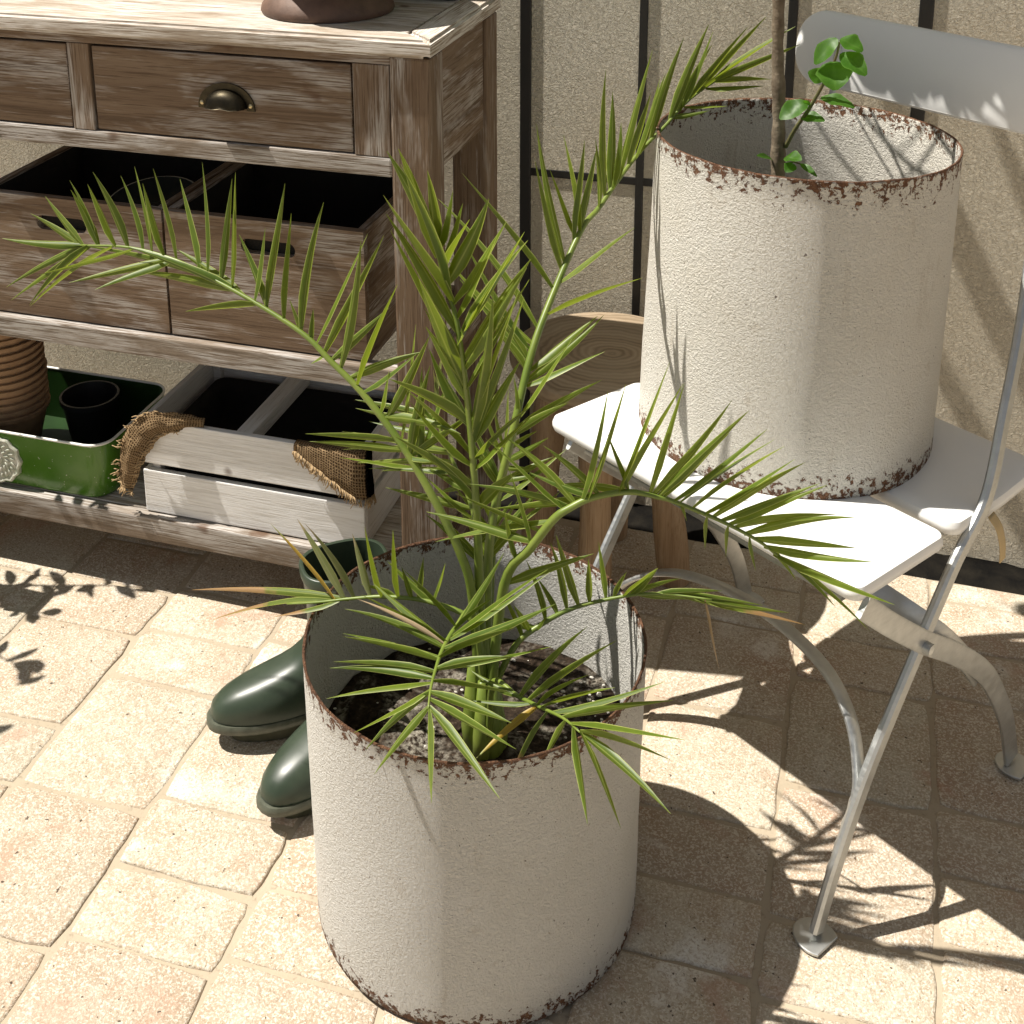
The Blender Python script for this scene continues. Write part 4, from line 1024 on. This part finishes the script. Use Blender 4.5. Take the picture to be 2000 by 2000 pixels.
make('rear_arch', mb, 'galv', chair, smooth=True, angle=35)
for i, xs in enumerate((-.012, -W_+.0)):
    mb = MB()
    for k in range(4):
        t = bmesh.new(); bmesh.ops.create_icosphere(t, subdivisions=2, radius=1); f = k/3
        mb.join(t, Matrix.Translation((xs-.004 if i == 0 else xs+.004, .026+.035*f, .085+.075*f)) @ Matrix.Rotation(-.42, 4, 'X') @ Matrix.Diagonal((.0050, .0042, .017*rnd(.9, 1.2), 1)))
    make('weld_bead', mb, 'galv', chair, smooth=True)
for d, z in ((.040, .4445), (.185, .4395), (.250, .4380), (.395, .4425)):
    mb = MB(); mb.bar([(-W_+.022, d, z), (-.034, d, z)], (0, 1, 0), (0, 0, 1), .022, .007, .2); make('seat_rail', mb, 'galv', chair, smooth=True, angle=35)
mb = MB(); mb.bar(smooth_poly([(-.006, .296, .455), (.004, .300, .440), (.008, .306, .415), (.007, .312, .390)], 4), (0, 1, .3), (1, 0, 0), .013, .0016, .2); make('tie_strap', mb, 'strap', chair, smooth=True)

# ------------------------------------------------------------------ tall pot on the chair, with a sapling
p2 = thing('metal_planter', 'tall white painted metal pot with flaking rusty rim standing on the folding chair', 'plant pot', (.313, .422, .4674))
p2.rotation_euler = Vector((.549*.031, .836*.031, 1)).to_track_quat('Z', 'Y').to_euler()
pot_shell(.4155, .193, .197, 'pot2', p2)
soil_disc(.1905, .285, .008, p2, 5)
sap = thing('sapling_tree', 'thin brown stemmed sapling with fresh green leaves growing in the tall pot', 'sapling', (.290, .430, .752))
mb = MB(); tp = smooth_poly([(.292, .430, .735), (.2885, .430, .80), (.2855, .430, .865), (.2835, .430, .92), (.2785, .430, .985), (.2755, .430, 1.06), (.272, .435, 1.2), (.276, .445, 1.34), (.270, .460, 1.5), (.262, .475, 1.66), (.255, .49, 1.82)], 6)
mb.tube(tp, [.0105-.0062*(i/(len(tp)-1))+.0007*sin(i*1.9)+.0006*sin(i*.7) for i in range(len(tp))], 12); makeW('trunk', mb, 'bark', sap, smooth=True)
def sleaf(base, tip, width, up=(0, -.5, 1), droop=.12, par=sap, ap=None):
    B = Vector(base); T = Vector(tip); D = T-B; L = D.length; t = D.normalized(); U = Vector(up); N_ = (U-t*U.dot(t)).normalized(); S_ = t.cross(N_)
    b = bmesh.new(); lay = b.verts.layers.float_vector.new('blade'); rows = []; n = 9
    for i in range(n):
        u = i/(n-1); w_ = width*max(sin(pi*min(u*.93+.03, 1))**.8*(1.12-.35*u), .02)
        c = D*u+N_*(droop*L*4*u*(1-u)*.5)
        row = []
        for v in (-1, -.5, 0, .5, 1):
            q = b.verts.new(c+S_*(v*w_/2*(1+.05*sin(i*2.1)))+N_*(.22*abs(v)*w_/2+.06*w_*sin(u*9+v*2))); q[lay] = (u, v, 0); row.append(q)
        rows.append(row)
    for i in range(n-1):
        for k in range(4): b.faces.new((rows[i][k], rows[i][k+1], rows[i+1][k+1], rows[i+1][k]))
    me = bpy.data.meshes.new('leaf'); b.to_mesh(me); b.free(); me.materials.append(MAT['sap_leaf'])
    for p in me.polygons: p.use_smooth = True
    return link('leaf', me, par, B-wloc(par))
TW = smooth_poly([(0.2950, 0.4250, 0.8664), (0.3070, 0.4150, 0.8957), (0.3222, 0.4050, 0.9246), (0.3387, 0.3950, 0.9626), (0.3467, 0.3900, 0.9836), (0.3524, 0.3850, 1.0018), (0.3552, 0.3800, 1.0208)], 5)
for a in [((0.3496, 0.3850, 0.9945), (0.3549, 0.3600, 0.9647), 0.046, (0, -1, 0.35)),
          ((0.3522, 0.3800, 1.0253), (0.3282, 0.3700, 0.9932), 0.026, (-0.6, -1, 0.4)),
          ((0.3556, 0.3800, 1.0243), (0.3834, 0.3750, 1.0121), 0.030, (0.2, -0.6, 1)),
          ((0.3579, 0.3800, 1.0069), (0.3896, 0.3600, 0.9860), 0.030, (0.5, -1, 0.6)),
          ((0.3395, 0.3950, 0.9687), (0.3195, 0.3900, 0.9781), 0.022, (0, -1, 0.5)),
          ((0.3363, 0.4000, 0.9429), (0.3785, 0.3900, 0.9362), 0.022, (0, -0.5, 1)),
          ((0.3205, 0.4050, 0.9342), (0.2882, 0.3900, 0.9138), 0.030, (-0.3, -0.8, 0.8)),
          ((0.3134, 0.4100, 0.9126), (0.3434, 0.4000, 0.9130), 0.020, (0, -0.6, 1)),
          ((0.2794, 0.4250, 0.8472), (0.2609, 0.4000, 0.8590), 0.012, (0, -0.7, 1)),
          ((0.2961, 0.4200, 0.8541), (0.3178, 0.4000, 0.8582), 0.022, (0, -0.7, 1)),
          ((0.3074, 0.4150, 0.8479), (0.2992, 0.4000, 0.8399), 0.018, (0, -0.8, 0.8)),
          ((0.3156, 0.4150, 0.8486), (0.3383, 0.4000, 0.8381), 0.010, (0, -0.7, 1)),
          ((0.3200, 0.4050, 0.9317), (0.3218, 0.4000, 0.9381), 0.012, (0, -1, 0.5))]:
    sleaf(a[0], a[1], a[2], a[3])
TW2 = [(0.2966, 0.4200, 0.8453), (0.3070, 0.4200, 0.8488), (0.3154, 0.4200, 0.8470)]
TW3 = [(0.2856, 0.4270, 0.8394), (0.2785, 0.4270, 0.8464)]
mb = MB(); mb.tube(TW, [.0030-.0016*i/(len(TW)-1) for i in range(len(TW))], 7); makeW('branch', mb, 'twig', sap, smooth=True)
for tw in (TW2, TW3):
    mb = MB(); mb.tube(tw, .0012, 6); makeW('branch', mb, 'twig', sap, smooth=True)
# crown above, out of view: limbs and leaves arranged to shade the chair back
RS = random.Random(5)
def shade_d(P):                                # depth over the chair at which this leaf's shade lands, at back height
    Q = P+(P.z-.94)*Vector((.53, .08, 0)); return (Q.x-.42)*.549+(Q.y-.035)*.836
for i in range(26):
    p = tp[int((.56+.42*((i*7) % 26)/26)*(len(tp)-1))]; a = radians((112, 124, 136, 148, 160)[i % 5]+RS.uniform(-6, 6))
    L = .20+.34*((i*5) % 17)/16
    L = min(L, (.76-p.y)/sin(a)); d = Vector((cos(a), sin(a), .42)).normalized()
    pts = [p, p+d*L*.5+Vector((0, 0, .012)), p+d*L+Vector((0, 0, -.015))]
    mb = MB(); mb.tube(smooth_poly(pts, 5), [.0030-.0020*k/10 for k in range(11)], 6); lim = makeW('branch', mb, 'twig', sap, smooth=True)
    for k in range(15):
        q = Vector(pts[0]).lerp(Vector(pts[2]), .10+.90*k/14); side = Vector((RS.uniform(-1, 1), RS.uniform(-1, 1), RS.uniform(-.3, .5))).normalized()
        tip_ = q+side*.085
        if not all(P.y < .82 and (shade_d(P) > .455 or (P.x+(P.z-.94)*.53 < .22 and shade_d(P) > .36)) for P in (q, tip_)): continue
        sleaf(q, q+side*RS.uniform(.06, .09), RS.uniform(.042, .058), (RS.uniform(-.7, .0), RS.uniform(-.3, .3), 1), .1, lim)

# ------------------------------------------------------------------ stool
stool = thing('wooden_stool', 'round raw wood stool with ringed top standing behind the folding chair', 'stool', (.015, .665, .0046))
mb = MB(); mb.lathe([(.001, .368), (.118, .368), (.138, .376), (.150, .392), (.156, .404), (.156, .409), (.150, .414), (.06, .4145), (.001, .4145)], 56)
for v in mb.b.verts:
    a = atan2(v.co.y, v.co.x); d = 1+.012*noise.noise(Vector((cos(a)*1.5, sin(a)*1.5, 2))); v.co.x *= d; v.co.y *= d
make('seat', mb, 'stool_top', stool, smooth=True, angle=40)
for a, rr0, rr1 in ((radians(-88), .072, .062), (radians(8), .080, .125), (radians(176), .085, .118), (radians(92), .085, .120)):
    mb = MB(); pts = []; rad = []
    for i in range(9):
        u = i/8; r_ = rr1+(rr0-rr1)*u; pts.append((r_*cos(a), r_*sin(a), .372*u)); rad.append(.0262+.0022*sin(i*1.3)+.002*u)
    mb.tube(pts, rad, 14); make('leg', mb, 'pine', stool, smooth=True, angle=50)

# ------------------------------------------------------------------ shrub in a pot left of the picture (its leaves throw the shade at the left edge)
sh = thing('potted_shrub', 'small leafy shrub in a terracotta pot beside the far end of the cabinet', 'shrub', (-1.40, .24, .0046))
mb = MB(); mb.lathe([(.001, 0), (.085, 0), (.09, .004), (.118, .20), (.128, .20), (.130, .235), (.122, .235), (.112, .205), (.08, .01), (.001, .01)], 40); make('pot', mb, 'terracotta', sh, smooth=True, angle=40)
for i in range(12):
    a = i*2.4; d = Vector((.42*cos(a)+.12, .42*sin(a)+.05, 1)).normalized(); L = RS.uniform(.45, .75)
    pts = [Vector((0, 0, .18)), Vector((0, 0, .18))+d*L*.5, Vector((0, 0, .18))+d*L+Vector((.05*cos(a), .05*sin(a), -.02))]
    mb = MB(); mb.tube(smooth_poly(pts, 4), [.005-.0005*k for k in range(9)], 6); br = make('branch', mb, 'bark', sh, smooth=True)
    for k in range(24):
        q = pts[0].lerp(pts[2], .35+.65*k/23); side = Vector((RS.uniform(-1, 1), RS.uniform(-1, 1), RS.uniform(-.4, .6))).normalized()
        B = q+sh.location; sleaf(B, B+side*RS.uniform(.03, .055), RS.uniform(.014, .024), (0, 0, 1), .1, br)

# ------------------------------------------------------------------ watering can beside the shrub (its hoop handle shades the paving)
can = thing('watering_can', 'galvanised watering can with a wide hoop handle beside the potted shrub', 'watering can', (-1.165, .30, .0046))
mb = MB(); mb.lathe([(.001, .004), (.088, .004), (.090, 0), (.092, .004), (.088, .19), (.090, .195), (.086, .195), (.084, .19), (.086, .01), (.001, .01)], 40); make('can_body', mb, 'galv', can, smooth=True, angle=40)
mb = MB(); hp = [(.11*cos(radians(200-i*14))+.06, 0, .24+.13*sin(radians(200-i*14))) for i in range(17)]
mb.bar(hp, (0, 1, 0), lambda p: Vector((p.x-.06, 0, p.z-.24)), .045, .004, .2); make('handle', mb, 'galv', can, smooth=True, angle=40)
mb = MB(); mb.tube([(-.08, 0, .05), (-.17, 0, .15), (-.24, 0, .25)], [.02, .015, .012], 12); mb.tube([(-.24, 0, .25), (-.265, 0, .285)], [.012, .035], 16); make('spout', mb, 'galv', can, smooth=True, angle=40)
